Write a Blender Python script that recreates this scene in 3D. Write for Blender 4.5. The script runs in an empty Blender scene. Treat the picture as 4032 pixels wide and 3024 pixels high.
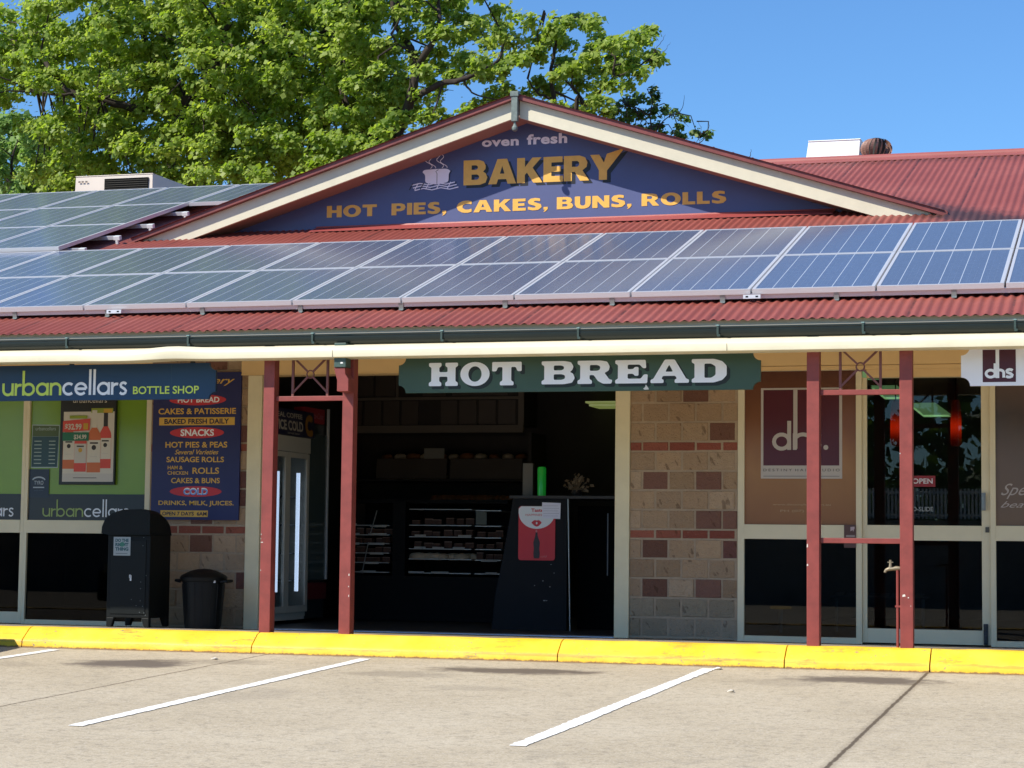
import bpy, math, random
import numpy as np
from mathutils import Vector, Matrix
random.seed(7); rng = np.random.default_rng(7)
R_ = math.radians
SC = bpy.context.scene
COL = SC.collection

# ------------------------------------------------------------------ camera
CAM = Vector((3.5350, -17.9433, 0.7352)); YAW, PIT, ROL = -0.2888, 0.0777, 0.0113; FPX = 8138.0
fw = Vector((math.sin(YAW)*math.cos(PIT), math.cos(YAW)*math.cos(PIT), math.sin(PIT)))
rt = Vector((math.cos(YAW), -math.sin(YAW), 0)); up = rt.cross(fw)
rt, up = (math.cos(ROL)*rt+math.sin(ROL)*up), (-math.sin(ROL)*rt+math.cos(ROL)*up)
cd = bpy.data.cameras.new('camera'); cam = bpy.data.objects.new('camera', cd); COL.objects.link(cam)
cd.sensor_width = 36; cd.lens = 36*FPX/4032; cd.clip_start = .1; cd.clip_end = 600
cam.matrix_world = Matrix(((rt.x, up.x, -fw.x, CAM.x), (rt.y, up.y, -fw.y, CAM.y), (rt.z, up.z, -fw.z, CAM.z), (0, 0, 0, 1)))
SC.camera = cam

def at(u, v, Y):
    """photo pixel (4032 wide) -> point on the vertical plane y = Y"""
    d = fw + (u-2016)/FPX*rt - (v-1512)/FPX*up
    return CAM + d*((Y-CAM.y)/d.y)
def at2(u, v, Y): return at(u*1.8228, v*1.8228, Y)

# ------------------------------------------------------------------ sky, sun, exposure
SUN_EL, SUN_AZ = 43.5, 43.5       # the sun stands behind the camera, to its left
w = bpy.data.worlds.new("World"); SC.world = w; w.use_nodes = True
nt = w.node_tree; bg = nt.nodes['Background']
sky = nt.nodes.new('ShaderNodeTexSky'); sky.sky_type = 'NISHITA'; sky.sun_disc = False
sky.sun_elevation = R_(SUN_EL); sky.sun_rotation = R_(180+SUN_AZ); sky.altitude = 50
sky.air_density = 1.0; sky.dust_density = 0.3; sky.ozone_density = 2.2
tint = nt.nodes.new('ShaderNodeMix'); tint.data_type = 'RGBA'; tint.blend_type = 'MULTIPLY'; tint.inputs[0].default_value = 1
tint.inputs[7].default_value = (.62, .97, 1.32, 1); nt.links.new(sky.outputs[0], tint.inputs[6])
nt.links.new(tint.outputs[2], bg.inputs[0]); bg.inputs[1].default_value = 0.088
sd = bpy.data.lights.new('sun', 'SUN'); sd.energy = 4.3; sd.angle = R_(.5); sd.color = (1, .94, .83)
sun = bpy.data.objects.new('sun', sd); COL.objects.link(sun)
sun.rotation_euler = (R_(90-SUN_EL), 0, R_(-SUN_AZ)); sun.location = (-20, -25, 30)
vs = SC.view_settings; vs.view_transform = 'Standard'; vs.look = 'None'; vs.exposure = 0.55; vs.gamma = 1

# ------------------------------------------------------------------ materials
def lin(c):
    if isinstance(c, str):
        c = [int(c[i:i+2], 16)/255 for i in (0, 2, 4)]
        c = [x/12.92 if x <= .04045 else ((x+.055)/1.055)**2.4 for x in c]
    return (*c[:3], 1)
_M = {}
def mat(name, col, rough=.6, metal=0., spec=.5, var=0., vscale=6., bump=0., bscale=40., emit=None, estr=1., coord='Object', stretch=None, col2=None, detail=4):
    if name in _M: return _M[name]
    m = bpy.data.materials.new(name); m.use_nodes = True; n = m.node_tree.nodes; L = m.node_tree.links
    b = n['Principled BSDF']; b.inputs['Roughness'].default_value = rough; b.inputs['Metallic'].default_value = metal
    b.inputs['Specular IOR Level'].default_value = spec
    c = lin(col); b.inputs['Base Color'].default_value = c
    if var or bump:
        tc = n.new('ShaderNodeTexCoord'); src = tc.outputs[coord]
        if stretch:
            mp = n.new('ShaderNodeMapping'); mp.inputs['Scale'].default_value = stretch; L.new(src, mp.inputs[0]); src = mp.outputs[0]
    if var:
        nz = n.new('ShaderNodeTexNoise'); nz.inputs['Scale'].default_value = vscale; nz.inputs['Detail'].default_value = detail; nz.inputs['Roughness'].default_value = .65
        L.new(src, nz.inputs['Vector'])
        cr = n.new('ShaderNodeValToRGB'); cr.color_ramp.elements[0].position = .3; cr.color_ramp.elements[1].position = .7
        c2 = lin(col2) if col2 else tuple(x*(1-var) for x in c[:3])+(1,)
        cr.color_ramp.elements[0].color = c2; cr.color_ramp.elements[1].color = tuple(min(1, x*(1+var*.35)) for x in c[:3])+(1,)
        L.new(nz.outputs[0], cr.inputs[0]); L.new(cr.outputs[0], b.inputs['Base Color'])
    if bump:
        nb = n.new('ShaderNodeTexNoise'); nb.inputs['Scale'].default_value = bscale; nb.inputs['Detail'].default_value = 5
        L.new(src, nb.inputs['Vector']); bp = n.new('ShaderNodeBump'); bp.inputs['Strength'].default_value = bump; bp.inputs['Distance'].default_value = .02
        L.new(nb.outputs[0], bp.inputs['Height']); L.new(bp.outputs[0], b.inputs['Normal'])
    if emit:
        b.inputs['Emission Color'].default_value = lin(emit); b.inputs['Emission Strength'].default_value = estr
    _M[name] = m; return m

class NG:
    """small node-graph helper"""
    def __init__(s, name):
        s.m = bpy.data.materials.new(name); s.m.use_nodes = True; s.n = s.m.node_tree.nodes; s.L = s.m.node_tree.links
        s.b = s.n['Principled BSDF']; s.out = s.n['Material Output']; _M[name] = s.m
    def node(s, t, **k):
        x = s.n.new('ShaderNode'+t)
        for a, v in k.items(): setattr(x, a, v)
        return x
    def put(s, inp, v):
        if isinstance(v, bpy.types.NodeSocket): s.L.new(v, inp)
        elif v is not None: inp.default_value = v
    def math(s, op, a, b=None, c=None):
        x = s.node('Math', operation=op); s.put(x.inputs[0], a); s.put(x.inputs[1], b); s.put(x.inputs[2], c); return x.outputs[0]
    def mix(s, f, a, b):
        x = s.node('Mix', data_type='RGBA'); s.put(x.inputs[0], f); s.put(x.inputs[6], a); s.put(x.inputs[7], b); return x.outputs[2]
    def noise(s, vec, sc, det=4, rough=.6):
        x = s.node('TexNoise'); s.put(x.inputs['Vector'], vec); x.inputs['Scale'].default_value = sc; x.inputs['Detail'].default_value = det; x.inputs['Roughness'].default_value = rough; return x.outputs[0]
    def ramp(s, f, *st):
        x = s.node('ValToRGB'); e = x.color_ramp.elements
        while len(e) < len(st): e.new(.5)
        for i, (p, c) in enumerate(st): e[i].position = p; e[i].color = c if len(c) == 4 else (*c, 1)
        s.put(x.inputs[0], f); return x.outputs[0]
    def smooth(s, x, a, b):
        y = s.node('MapRange', interpolation_type='SMOOTHSTEP'); s.put(y.inputs[0], x); y.inputs[1].default_value = a; y.inputs[2].default_value = b; return y.outputs[0]
    def xyz(s, kind='Object', scale=None):
        tc = s.node('TexCoord'); v = tc.outputs[kind]
        if scale:
            mp = s.node('Mapping'); mp.inputs['Scale'].default_value = scale; s.L.new(v, mp.inputs[0]); v = mp.outputs[0]
        sp = s.node('SeparateXYZ'); s.L.new(v, sp.inputs[0]); return v, sp.outputs
    def bump(s, h, st=.3, d=.02):
        x = s.node('Bump'); x.inputs['Strength'].default_value = st; x.inputs['Distance'].default_value = d; s.put(x.inputs['Height'], h); s.L.new(x.outputs[0], s.b.inputs['Normal'])
    def base(s, c): s.put(s.b.inputs['Base Color'], c)

def glass(name, tint=(.8, .85, .85), refl=1.0, rough=.0):
    g = NG(name); t = g.node('BsdfTransparent'); t.inputs[0].default_value = (*tint, 1)
    gl = g.node('BsdfGlossy'); gl.inputs['Roughness'].default_value = rough
    fr = g.node('Fresnel'); ge = g.node('NewGeometry'); g.put(fr.inputs[0], g.math('SUBTRACT', 1.5, g.math('MULTIPLY', ge.outputs['Backfacing'], 1.5-1/1.5)))
    f = g.math('MULTIPLY', fr.outputs[0], refl)
    mx = g.node('MixShader'); g.L.new(f, mx.inputs[0]); g.L.new(t.outputs[0], mx.inputs[1]); g.L.new(gl.outputs[0], mx.inputs[2])
    g.L.new(mx.outputs[0], g.out.inputs[0]); return g.m

# ------------------------------------------------------------------ mesh builder
ORG = {}
_T = {}
def text2d(s, bold=0., shear=0., space=1.):
    key = (s, bold, shear, space)
    if key in _T: return _T[key]
    cu = bpy.data.curves.new('lettering_source', 'FONT'); cu.body = s; cu.offset = bold; cu.shear = shear; cu.space_character = space; cu.resolution_u = 4
    o = bpy.data.objects.new('lettering_source', cu); COL.objects.link(o)
    me = bpy.data.meshes.new_from_object(o.evaluated_get(bpy.context.evaluated_depsgraph_get()))
    V = np.array([v.co[:2] for v in me.vertices]); F = [list(p.vertices) for p in me.polygons]
    bpy.data.objects.remove(o); bpy.data.curves.remove(cu); bpy.data.meshes.remove(me)
    lo, hi = V.min(0), V.max(0); _T[key] = ((V-lo)/(hi-lo), F); return _T[key]
def fill2d(loops):
    cu = bpy.data.curves.new('outline', 'CURVE'); cu.dimensions = '2D'; cu.fill_mode = 'BOTH'
    for lp in loops:
        sp = cu.splines.new('POLY'); sp.points.add(len(lp)-1); sp.use_cyclic_u = True
        for q, (x, y) in zip(sp.points, lp): q.co = (x, y, 0, 1)
    o = bpy.data.objects.new('outline', cu); COL.objects.link(o)
    me = bpy.data.meshes.new_from_object(o.evaluated_get(bpy.context.evaluated_depsgraph_get()))
    V = np.array([v.co[:2] for v in me.vertices]); F = [list(p.vertices) for p in me.polygons]
    bpy.data.objects.remove(o); bpy.data.curves.remove(cu); bpy.data.meshes.remove(me); return V, F
def round_corners(lp, r=.4, n=4):
    out = []; k = len(lp)
    for i in range(k):
        p, a, b = np.array(lp[i], float), np.array(lp[i-1], float), np.array(lp[(i+1) % k], float)
        da, db = a-p, b-p; la, lb = np.linalg.norm(da), np.linalg.norm(db)
        A = p+da/la*min(r, la*.42); B = p+db/lb*min(r, lb*.42)
        for j in range(n+1):
            t = j/n; out.append(tuple((1-t)**2*A+2*t*(1-t)*p+t*t*B))
    return out

class MB:
    def __init__(s): s.v = []; s.f = []; s.mi = []; s.col = []
    def add(s, V, F, mi=0, col=None):
        k = len(s.v); s.v += [tuple(x) for x in V]; s.f += [[i+k for i in f] for f in F]; s.mi += [mi]*len(F)
        s.col += [col or (1, 1, 1)]*len(F); return s
    def box(s, x0, x1, y0, y1, z0, z1, mi=0, col=None):
        V = [(x, y, z) for z in (z0, z1) for y in (y0, y1) for x in (x0, x1)]
        return s.add(V, [[0, 2, 3, 1], [4, 5, 7, 6], [0, 1, 5, 4], [2, 6, 7, 3], [0, 4, 6, 2], [1, 3, 7, 5]], mi, col)
    def quad(s, a, b, c, d, mi=0): return s.add([a, b, c, d], [[0, 1, 2, 3]], mi)
    def obox(s, O, X, Y, Z, mi=0, col=None):
        """box from corner O along vectors X, Y, Z"""
        O, X, Y, Z = map(Vector, (O, X, Y, Z))
        V = [O+X*i+Y*j+Z*k for k in (0, 1) for j in (0, 1) for i in (0, 1)]
        return s.add(V, [[0, 2, 3, 1], [4, 5, 7, 6], [0, 1, 5, 4], [2, 6, 7, 3], [0, 4, 6, 2], [1, 3, 7, 5]], mi, col)
    def prism(s, pts, y0, y1, mi=0):
        """outline in x,z (counter-clockwise from the front), extruded from y0 (front) to y1"""
        n = len(pts); V = [(x, y0, z) for x, z in pts]+[(x, y1, z) for x, z in pts]
        F = [list(range(n)), [n+i for i in range(n)][::-1]]+[[i, i+n, (i+1) % n+n, (i+1) % n] for i in range(n)]
        return s.add(V, F, mi)
    def extr(s, prof, x0, x1, mi=0, cap=True):
        """profile in y,z swept along x"""
        n = len(prof); V = [(x0, y, z) for y, z in prof]+[(x1, y, z) for y, z in prof]
        F = [[i, (i+1) % n, (i+1) % n+n, i+n] for i in range(n)]
        if cap: F += [list(range(n))[::-1], [n+i for i in range(n)]]
        return s.add(V, F, mi)
    def flat(s, pts, y, mi=0): return s.add([(x, y, z) for x, z in pts], [list(range(len(pts)))], mi)
    def rect(s, x0, x1, z0, z1, y, mi=0): return s.flat([(x0, z0), (x1, z0), (x1, z1), (x0, z1)], y, mi)
    def ell(s, cx, cz, rx, rz, y, mi=0, n=32): return s.flat([(cx+rx*math.cos(2*math.pi*i/n), cz+rz*math.sin(2*math.pi*i/n)) for i in range(n)], y, mi)
    def text(s, t, x0, x1, z0, z1, y, mi=0, bold=0., shear=0., space=1., tilt=0.):
        V, F = text2d(t, bold, shear, space)
        return s.add([(x0+a*(x1-x0), y, z0+b*(z1-z0)+a*tilt) for a, b in V], F, mi)
    def text_on(s, t, O, U, W, mi=0, bold=0., shear=0.):
        V, F = text2d(t, bold, shear); O, U, W = map(Vector, (O, U, W)); return s.add([O+U*a+W*b for a, b in V], F, mi)
    def tube(s, path, rad, n=8, mi=0, cap=True):
        P = [Vector(p) for p in path]; k = len(P)
        if not hasattr(rad, '__len__'): rad = [rad]*k
        V = []; F = []; ref = None
        for i, p in enumerate(P):
            d = (P[min(i+1, k-1)]-P[max(i-1, 0)]).normalized()
            if ref is None: ref = d.orthogonal().normalized()
            ref = (ref-d*ref.dot(d)); ref = ref.normalized() if ref.length > 1e-6 else d.orthogonal().normalized()
            b = d.cross(ref)
            V += [p+(ref*math.cos(2*math.pi*j/n)+b*math.sin(2*math.pi*j/n))*rad[i] for j in range(n)]
        for i in range(k-1):
            F += [[i*n+j, i*n+(j+1) % n, (i+1)*n+(j+1) % n, (i+1)*n+j] for j in range(n)]
        if cap: F += [list(range(n))[::-1], [(k-1)*n+j for j in range(n)]]
        return s.add(V, F, mi)
    def bar(s, a, b, w, d=None, mi=0):
        """rectangular bar from a to b (in an x,z plane), w wide in plane, d deep along y"""
        a, b = Vector(a), Vector(b); t = (b-a).normalized(); nrm = Vector((t.z, 0, -t.x))*(w/2); d = d or w; yv = Vector((0, d, 0))
        return s.obox(a-nrm-yv/2, nrm*2, yv, b-a, mi)
    def lathe(s, prof, c, n=24, mi=0):
        V = []; F = []
        for r, z in prof: V += [(c[0]+r*math.cos(2*math.pi*j/n), c[1]+r*math.sin(2*math.pi*j/n), c[2]+z) for j in range(n)]
        for i in range(len(prof)-1): F += [[i*n+j, i*n+(j+1) % n, (i+1)*n+(j+1) % n, (i+1)*n+j] for j in range(n)]
        F += [list(range(n))[::-1], [(len(prof)-1)*n+j for j in range(n)]]
        return s.add(V, F, mi)
    def build(s, name, mats, parent=None, smooth=False, bevel=0., vc=False):
        me = bpy.data.meshes.new(name); o = bpy.data.objects.new(name, me); COL.objects.link(o)
        org = Vector((0, 0, 0))
        if parent is not None:
            o.parent = parent; org = ORG.get(parent.name, org)
        ORG[o.name] = org
        me.from_pydata([(x-org.x, y-org.y, z-org.z) for x, y, z in s.v], [], s.f)
        for m in (mats if isinstance(mats, (list, tuple)) else [mats]): me.materials.append(m)
        me.polygons.foreach_set('material_index', s.mi)
        if vc:
            ca = me.color_attributes.new('tone', 'FLOAT_COLOR', 'CORNER'); buf = []
            for p, c in zip(me.polygons, s.col): buf += [*c, 1]*p.loop_total
            ca.data.foreach_set('color', buf)
        if smooth:
            me.polygons.foreach_set('use_smooth', [True]*len(me.polygons))
            if smooth != 'all':
                try: me.set_sharp_from_angle(angle=R_(40))
                except Exception: pass
        if bevel:
            md = o.modifiers.new('bevel', 'BEVEL'); md.width = bevel; md.segments = 2; md.limit_method = 'ANGLE'; md.angle_limit = R_(35)
        me.update(); return o

def tag(o, label, cat, group=None, kind=None):
    if label: o['label'] = label
    if cat: o['category'] = cat
    if group: o['group'] = group
    if kind: o['kind'] = kind
    return o
def thing(name, label, cat, loc=(0, 0, 0), group=None):
    o = bpy.data.objects.new(name, None); COL.objects.link(o); o.location = loc; ORG[o.name] = Vector(loc); o.empty_display_size = .1
    return tag(o, label, cat, group)
def copy_tree(o, parent=None):
    c = o.copy(); COL.objects.link(c)
    if parent is not None: c.parent = parent
    for ch in [x for x in KIDS.get(o.name, [])]: copy_tree(ch, c)
    return c
KIDS = {}
def kids(o, *ch): KIDS.setdefault(o.name, []).extend(ch)

# ------------------------------------------------------------------ palette
M_CREAM = mat('cream_paint', 'eadcb4', .55, var=.10, vscale=3)
M_FASCIA = mat('cream_fascia_paint', 'd8cfb2', .5, var=.08, vscale=4)
M_LINTEL = mat('ochre_lintel_paint', 'ecc78c', .6, var=.08, vscale=2)
M_POST = mat('red_post_paint', '893d36', .55, var=.18, vscale=9, col2='78342e')
M_FRAME = mat('window_frame_paint', 'e4d6b2', .45, var=.06, vscale=3)
M_GUT = mat('gutter_green', '17211e', .35, var=.2, vscale=8)
M_GALV = mat('galvanised_steel', '9aa5a4', .4, metal=.6)
M_ALU = mat('aluminium', 'cfd0d4', .4, metal=.35)
M_WHITE = mat('white_paint', 'e6e6e2', .5)
M_DARK = mat('near_black', '090a0a', .7, spec=.08)
M_STRAP = mat('dark_strap', '2a2620', .6)
M_SOFFIT = mat('soffit_lining', 'e8dcc0', .7)

# ------------------------------------------------------------------ ground, kerb, walkway
def gz(y): return -.165+.03*(y+2.45) if y < -2.45 else -.165
def ground_mat():
    g = NG('car_park_concrete'); v, s = g.xyz()
    x, y = s[0], s[1]
    _, s2 = g.xyz(scale=(1, .6, 1))
    n1 = g.noise(v, .9, 6, .65); n2 = g.noise(v, 14, 5, .7); n3 = g.noise(v, 90, 2, .6)
    c = g.ramp(n1, (.3, lin('aea087')), (.5, lin('b8aa91')), (.7, lin('c1b49c')))
    n4 = g.noise(v, 34, 4, .75)
    c = g.mix(g.math('MULTIPLY', g.smooth(n2, .48, .68), .5), c, lin('857b6c'))
    c = g.mix(g.math('MULTIPLY', g.smooth(n4, .5, .66), .5), c, lin('c2b8a6')); c = g.mix(g.math('MULTIPLY', g.smooth(n4, .46, .32), .5), c, lin('6e655a'))
    c = g.mix(g.math('MULTIPLY', g.smooth(n3, .56, .72), .55), c, lin('d8d0c0'))
    c = g.mix(g.math('MULTIPLY', g.smooth(n3, .44, .30), .55), c, lin('7c7468'))
    # streaky tyre wear along the bays
    mp = g.node('Mapping'); mp.inputs['Scale'].default_value = (1.1, .5, 1); g.L.new(v, mp.inputs[0])
    st = g.noise(mp.outputs[0], 2.2, 5, .7)
    c = g.mix(g.math('MULTIPLY', g.smooth(st, .56, .74), .28), c, lin('857c6e'))
    # oil stains where cars stop
    wob = g.math('MULTIPLY', g.math('SUBTRACT', g.noise(v, 3.2, 5, .7), .5), 1.5)
    for (cx, cy, rx, ry, st_, cc) in ((-3.75, -3.55, .62, .42, .95, '675d54'), (-3.1, -3.2, .5, .25, .4, '7d7365'), (-.75, -3.25, .75, .3, .95, '665b50'), (-1.5, -3.75, .5, .3, .45, '7d7365'), (1.75, -3.15, .62, .33, .95, '675d53'),
                                  (1.2, -3.5, .45, .35, .3, '82786a'), (-4.7, -3.9, .5, .25, .3, '857a6c'), (-1.9, -5.4, .35, .5, .28, '877d70'), (-.7, -4.6, .5, .22, .3, '857b6c')):
        d = g.math('ADD', g.math('POWER', g.math('DIVIDE', g.math('SUBTRACT', x, cx), rx), 2), g.math('POWER', g.math('DIVIDE', g.math('SUBTRACT', y, cy), ry), 2))
        d = g.math('ADD', g.math('POWER', d, .5), wob)
        c = g.mix(g.math('MULTIPLY', g.smooth(d, 1.05, .45), st_), c, lin(cc))
    # sawn joints
    for jx, wd, amp in ((2.13, .011, .03), (-3.1, .006, .05), (7.6, .01, .03), (-8.6, .008, .04)):
        wv = g.math('MULTIPLY', g.math('SUBTRACT', g.noise(v, 6, 4, .8), .5), amp)
        d = g.math('ABSOLUTE', g.math('ADD', g.math('SUBTRACT', x, jx), wv))
        c = g.mix(g.math('MULTIPLY', g.smooth(d, wd*1.6, wd*.6), .9), c, lin('3b2d20'))
        c = g.mix(g.math('MULTIPLY', g.smooth(d, wd*5, wd*1.5), .3), c, lin('7d7160'))
    # grime against the kerb
    c = g.mix(g.math('MULTIPLY', g.smooth(g.math('ADD', y, g.math('MULTIPLY', n2, .12)), -2.45, -2.36), .65), c, lin('6d5540'))
    g.base(c); g.b.inputs['Roughness'].default_value = .85; g.b.inputs['Specular IOR Level'].default_value = .25
    g.bump(g.math('ADD', g.math('MULTIPLY', n3, .5), n2), .35, .006); return g.m
mb = MB(); ys = [-140, -40, -30, -20, -12, -9, -7, -5, -3.5, -2.45, -2.0, 2, 60, 160]; xs = [-160, -40, -12, -6, -2, 2, 6, 12, 40, 160]
def gzz(y): return gz(max(y, -30))
mb.add([(x, y, gzz(y)) for y in ys for x in xs], [[j*len(xs)+i, j*len(xs)+i+1, (j+1)*len(xs)+i+1, (j+1)*len(xs)+i] for j in range(len(ys)-1) for i in range(len(xs)-1)])
ground = mb.build('car_park', ground_mat()); tag(ground, None, None, kind='structure')

def line_mat():
    g = NG('road_marking_paint'); v, s = g.xyz(); n = g.noise(v, 60, 5, .75); n2 = g.noise(v, 4, 4)
    c = g.mix(g.math('MULTIPLY', g.smooth(n, .54, .66), .75), lin('f2efe8'), lin('b5ab9b')); c = g.mix(g.math('MULTIPLY', g.smooth(n2, .55, .75), .35), c, lin('c5bfb2'))
    g.base(c); g.b.inputs['Roughness'].default_value = .7; return g.m
ML = line_mat()
for (x0, y0, x1, y1, wd) in ((-2.19, -2.62, -2.16, -7.36, .098), (.545, -2.63, .47, -7.46, .10), (-4.93, -2.58, -4.90, -7.3, .10), (3.28, -2.63, 3.25, -7.4, .1), (-7.66, -2.6, -7.64, -7.3, .1)):
    mb = MB(); n = 110; jit = [[random.gauss(0, .0035) for _ in range(n+1)] for _ in (0, 1)]
    for i in range(n):
        t0, t1 = i/n, (i+1)/n; P = []
        for t, sg in ((t1, -1), (t1, 1), (t0, 1), (t0, -1)):
            y = y0+(y1-y0)*t; x = x0+(x1-x0)*t+sg*wd/2+.004*math.sin(t*17+sg)+jit[int(sg > 0)][int(round(t*n))]
            P.append((x, y, gz(y)+.004))
        mb.quad(*P)
    o = mb.build('parking_line', ML, ground); kids(ground, o)

def kerb_mat():
    g = NG('yellow_kerb_paint'); v, s = g.xyz(); n = g.noise(v, 22, 6, .75); n2 = g.noise(v, 3, 4); z = s[2]
    _, ss = g.xyz(scale=(1, 1, 1))
    c = g.mix(g.smooth(n2, .35, .7), lin('eabc2e'), lin('f2cc44'))
    mp = g.node('Mapping'); mp.inputs['Scale'].default_value = (.3, 1, 2.6); g.L.new(v, mp.inputs[0])
    scuff = g.noise(mp.outputs[0], 9, 7, .78); patch = g.noise(v, 1.7, 5, .65)
    c = g.mix(g.math('MULTIPLY', g.smooth(scuff, .56, .68), .5), c, lin('bb9638'))
    c = g.mix(g.math('MULTIPLY', g.smooth(g.math('ADD', g.math('MULTIPLY', scuff, .6), g.math('MULTIPLY', patch, .5)), .60, .70), .7), c, lin('8a7444'))
    c = g.mix(g.math('MULTIPLY', g.smooth(g.noise(v, 38, 4, .7), .60, .66), g.smooth(patch, .45, .6)), c, lin('857b6e'))
    ly = g.smooth(g.math('ABSOLUTE', g.math('ADD', z, .112)), .018, .004); c = g.mix(g.math('MULTIPLY', ly, g.math('MULTIPLY', g.smooth(scuff, .42, .58), .5)), c, lin('9c7c34'))
    low = g.smooth(g.math('ADD', z, g.math('MULTIPLY', g.math('SUBTRACT', n, .5), .05)), -.150, -.163)
    c = g.mix(low, c, lin('8d6a3c'))
    topc = g.smooth(g.math('ADD', g.math('ADD', z, .0), g.math('MULTIPLY', g.math('SUBTRACT', scuff, .5), .06)), .004, .012)
    c = g.mix(topc, c, lin('8b8272'))
    g.base(c); g.b.inputs['Roughness'].default_value = .5; g.b.inputs['Specular IOR Level'].default_value = .35; g.bump(n, .25, .006); return g.m
MK = kerb_mat()
kj = [-14, -11.2, -8.4, -5.355, -3.27, -.70, 1.065, 2.14, 4.6, 7.4, 10.2]
mb = MB()
for a, b in zip(kj, kj[1:]):
    g2 = .005
    n = max(3, int((b-a)/.18)); V = []; F = []
    prof = [(-2.13, -.2), (-2.13, -.002), (-2.19, .002), (-2.225, -.004), (-2.26, -.02), (-2.345, -.086), (-2.362, -.1), (-2.371, -.115), (-2.378, -.175), (-2.378, -.22)]
    for i in range(n+1):
        x = a+g2+(b-a-2*g2)*i/n
        for k, (y, z) in enumerate(prof):
            j = .0025*math.sin(x*7.3+k)+.002*math.sin(x*19+k*2)
            V.append((x, y+j*(k > 2), z+j*.8*(0 < k < 8)))
    m = len(prof)
    for i in range(n): F += [[i*m+k, i*m+k+1, (i+1)*m+k+1, (i+1)*m+k] for k in range(m-1)]
    F += [list(range(m))[::-1], [n*m+k for k in range(m)]]
    mb.add(V, F)
kerb = mb.build('kerb', MK, None, smooth=True); tag(kerb, None, None, kind='structure')
mb = MB(); mb.extr([(-2.12, -.3), (2, -.3), (2, -.085), (.02, -.078), (-2.12, -.012)], -14, 10.2)
tag(mb.build('walkway', mat('walkway_concrete', '8a8276', .8, var=.25, vscale=5, bump=.2)), None, None, kind='structure')

# ------------------------------------------------------------------ the shop building
BLD = thing('shop_building', 'single storey brick shop row with red corrugated roof, wide gable and red verandah posts', 'building', (-2.5, 0, -.07))
T = .3163; EY = -2.27; RY = 7.19; RYL = 6.42
def rz(y): return 2.453+(y+2.36)*T
RIDGE = rz(RY)

def roof_mat(name, axis_lap=True):
    g = NG(name); v, s = g.xyz('Object'); x, y = s[0], s[1]
    n1 = g.noise(v, .8, 5, .6); n2 = g.noise(v, 7, 5, .7); n3 = g.noise(v, 60, 3, .7)
    c = g.ramp(n1, (.3, lin('86443a')), (.55, lin('8f4b41')), (.75, lin('99564b')))
    c = g.mix(g.math('MULTIPLY', g.smooth(n2, .5, .75), .25), c, lin('73372f'))
    # darker along the sheet laps; dirt caught under the ridge
    fx = g.math('ABSOLUTE', g.math('SUBTRACT', g.math('FRACT', g.math('DIVIDE', g.math('ADD', x, 100.0-.63-2.5), .762)), .5))
    lap = g.smooth(fx, .478, .496)
    c = g.mix(g.math('MULTIPLY', lap, g.math('MULTIPLY', g.smooth(n2, .3, .6), .75)), c, lin('4a2c28'))
    rd = g.smooth(g.math('ADD', y, g.math('MULTIPLY', n2, .9)), 6.9, 7.55)
    c = g.mix(g.math('MULTIPLY', rd, g.math('MULTIPLY', g.smooth(n3, .35, .6), .8)), c, lin('3c2a26'))
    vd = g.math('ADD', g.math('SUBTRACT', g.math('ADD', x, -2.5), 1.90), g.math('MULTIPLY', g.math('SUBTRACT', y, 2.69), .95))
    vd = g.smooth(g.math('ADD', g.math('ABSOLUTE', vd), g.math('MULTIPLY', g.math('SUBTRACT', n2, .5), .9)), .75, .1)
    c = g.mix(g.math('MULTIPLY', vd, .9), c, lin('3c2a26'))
    g.base(c); g.b.inputs['Roughness'].default_value = .55; g.b.inputs['Specular IOR Level'].default_value = .35; return g.m
MROOF = roof_mat('red_corrugated_steel')
def corr(mb, xa, xb, rows, pitch=.0762, amp=.0075, seg=8, lap=.762, lapoff=.63):
    """corrugated sheet running up-slope: rows = [(y, z)]"""
    n = int((xb-xa)/pitch*seg); V = []; F = []; m = len(rows)
    for i in range(n+1):
        x = xa+(xb-xa)*i/n; ph = ((x-lapoff) % lap)/lap
        dz = amp*math.sin(2*math.pi*(x-lapoff)/pitch)+.0045*ph
        for (y, z) in rows: V.append((x, y, z+dz))
    for i in range(n): F += [[i*m+k, (i+1)*m+k, (i+1)*m+k+1, i*m+k+1] for k in range(m-1)]
    mb.add(V, F); return mb
mb = MB(); corr(mb, -2.575, 7.5, [(y, rz(y)) for y in (EY, -1, 1, 2.5, 4, RY)]); corr(mb, -15, -2.575, [(y, rz(y)) for y in (EY, -1, 1, 2.5, 4, RYL)])
mb.add([(-2.575, RY, RIDGE), (7.5, RY, RIDGE), (7.5, 17.1, rz(-2.5)), (-2.575, 17.1, rz(-2.5))], [[0, 1, 2, 3]])
mb.add([(-15, RYL, rz(RYL)), (-2.575, RYL, rz(RYL)), (-2.575, 15.4, rz(-2.5)), (-15, 15.4, rz(-2.5))], [[0, 1, 2, 3]])
o = mb.build('roof', MROOF, BLD, smooth='all'); kids(BLD, o); ROOF = o
mb = MB(); prof = [(RY-.19, rz(RY-.19)+.016), (RY-.06, RIDGE-.019+.02)]+[(RY+.06*math.cos(a), RIDGE+.005+.055*math.sin(a)) for a in [math.pi*(1-i/8) for i in range(9)]]+[(RY+.19, rz(RY-.19)+.016), (RY+.19, rz(RY-.19)+.006), (RY-.19, rz(RY-.19)+.006)]
mb.extr([(y, z) for y, z in prof], -2.575, 7.5); dz = rz(RYL)-RIDGE; mb.extr([(y+RYL-RY, z+dz) for y, z in prof], -15, -2.575); mb.build('ridge_cap', mat('red_flashing', '9c5650', .5, var=.15, vscale=3), ROOF, smooth=True)

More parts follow.
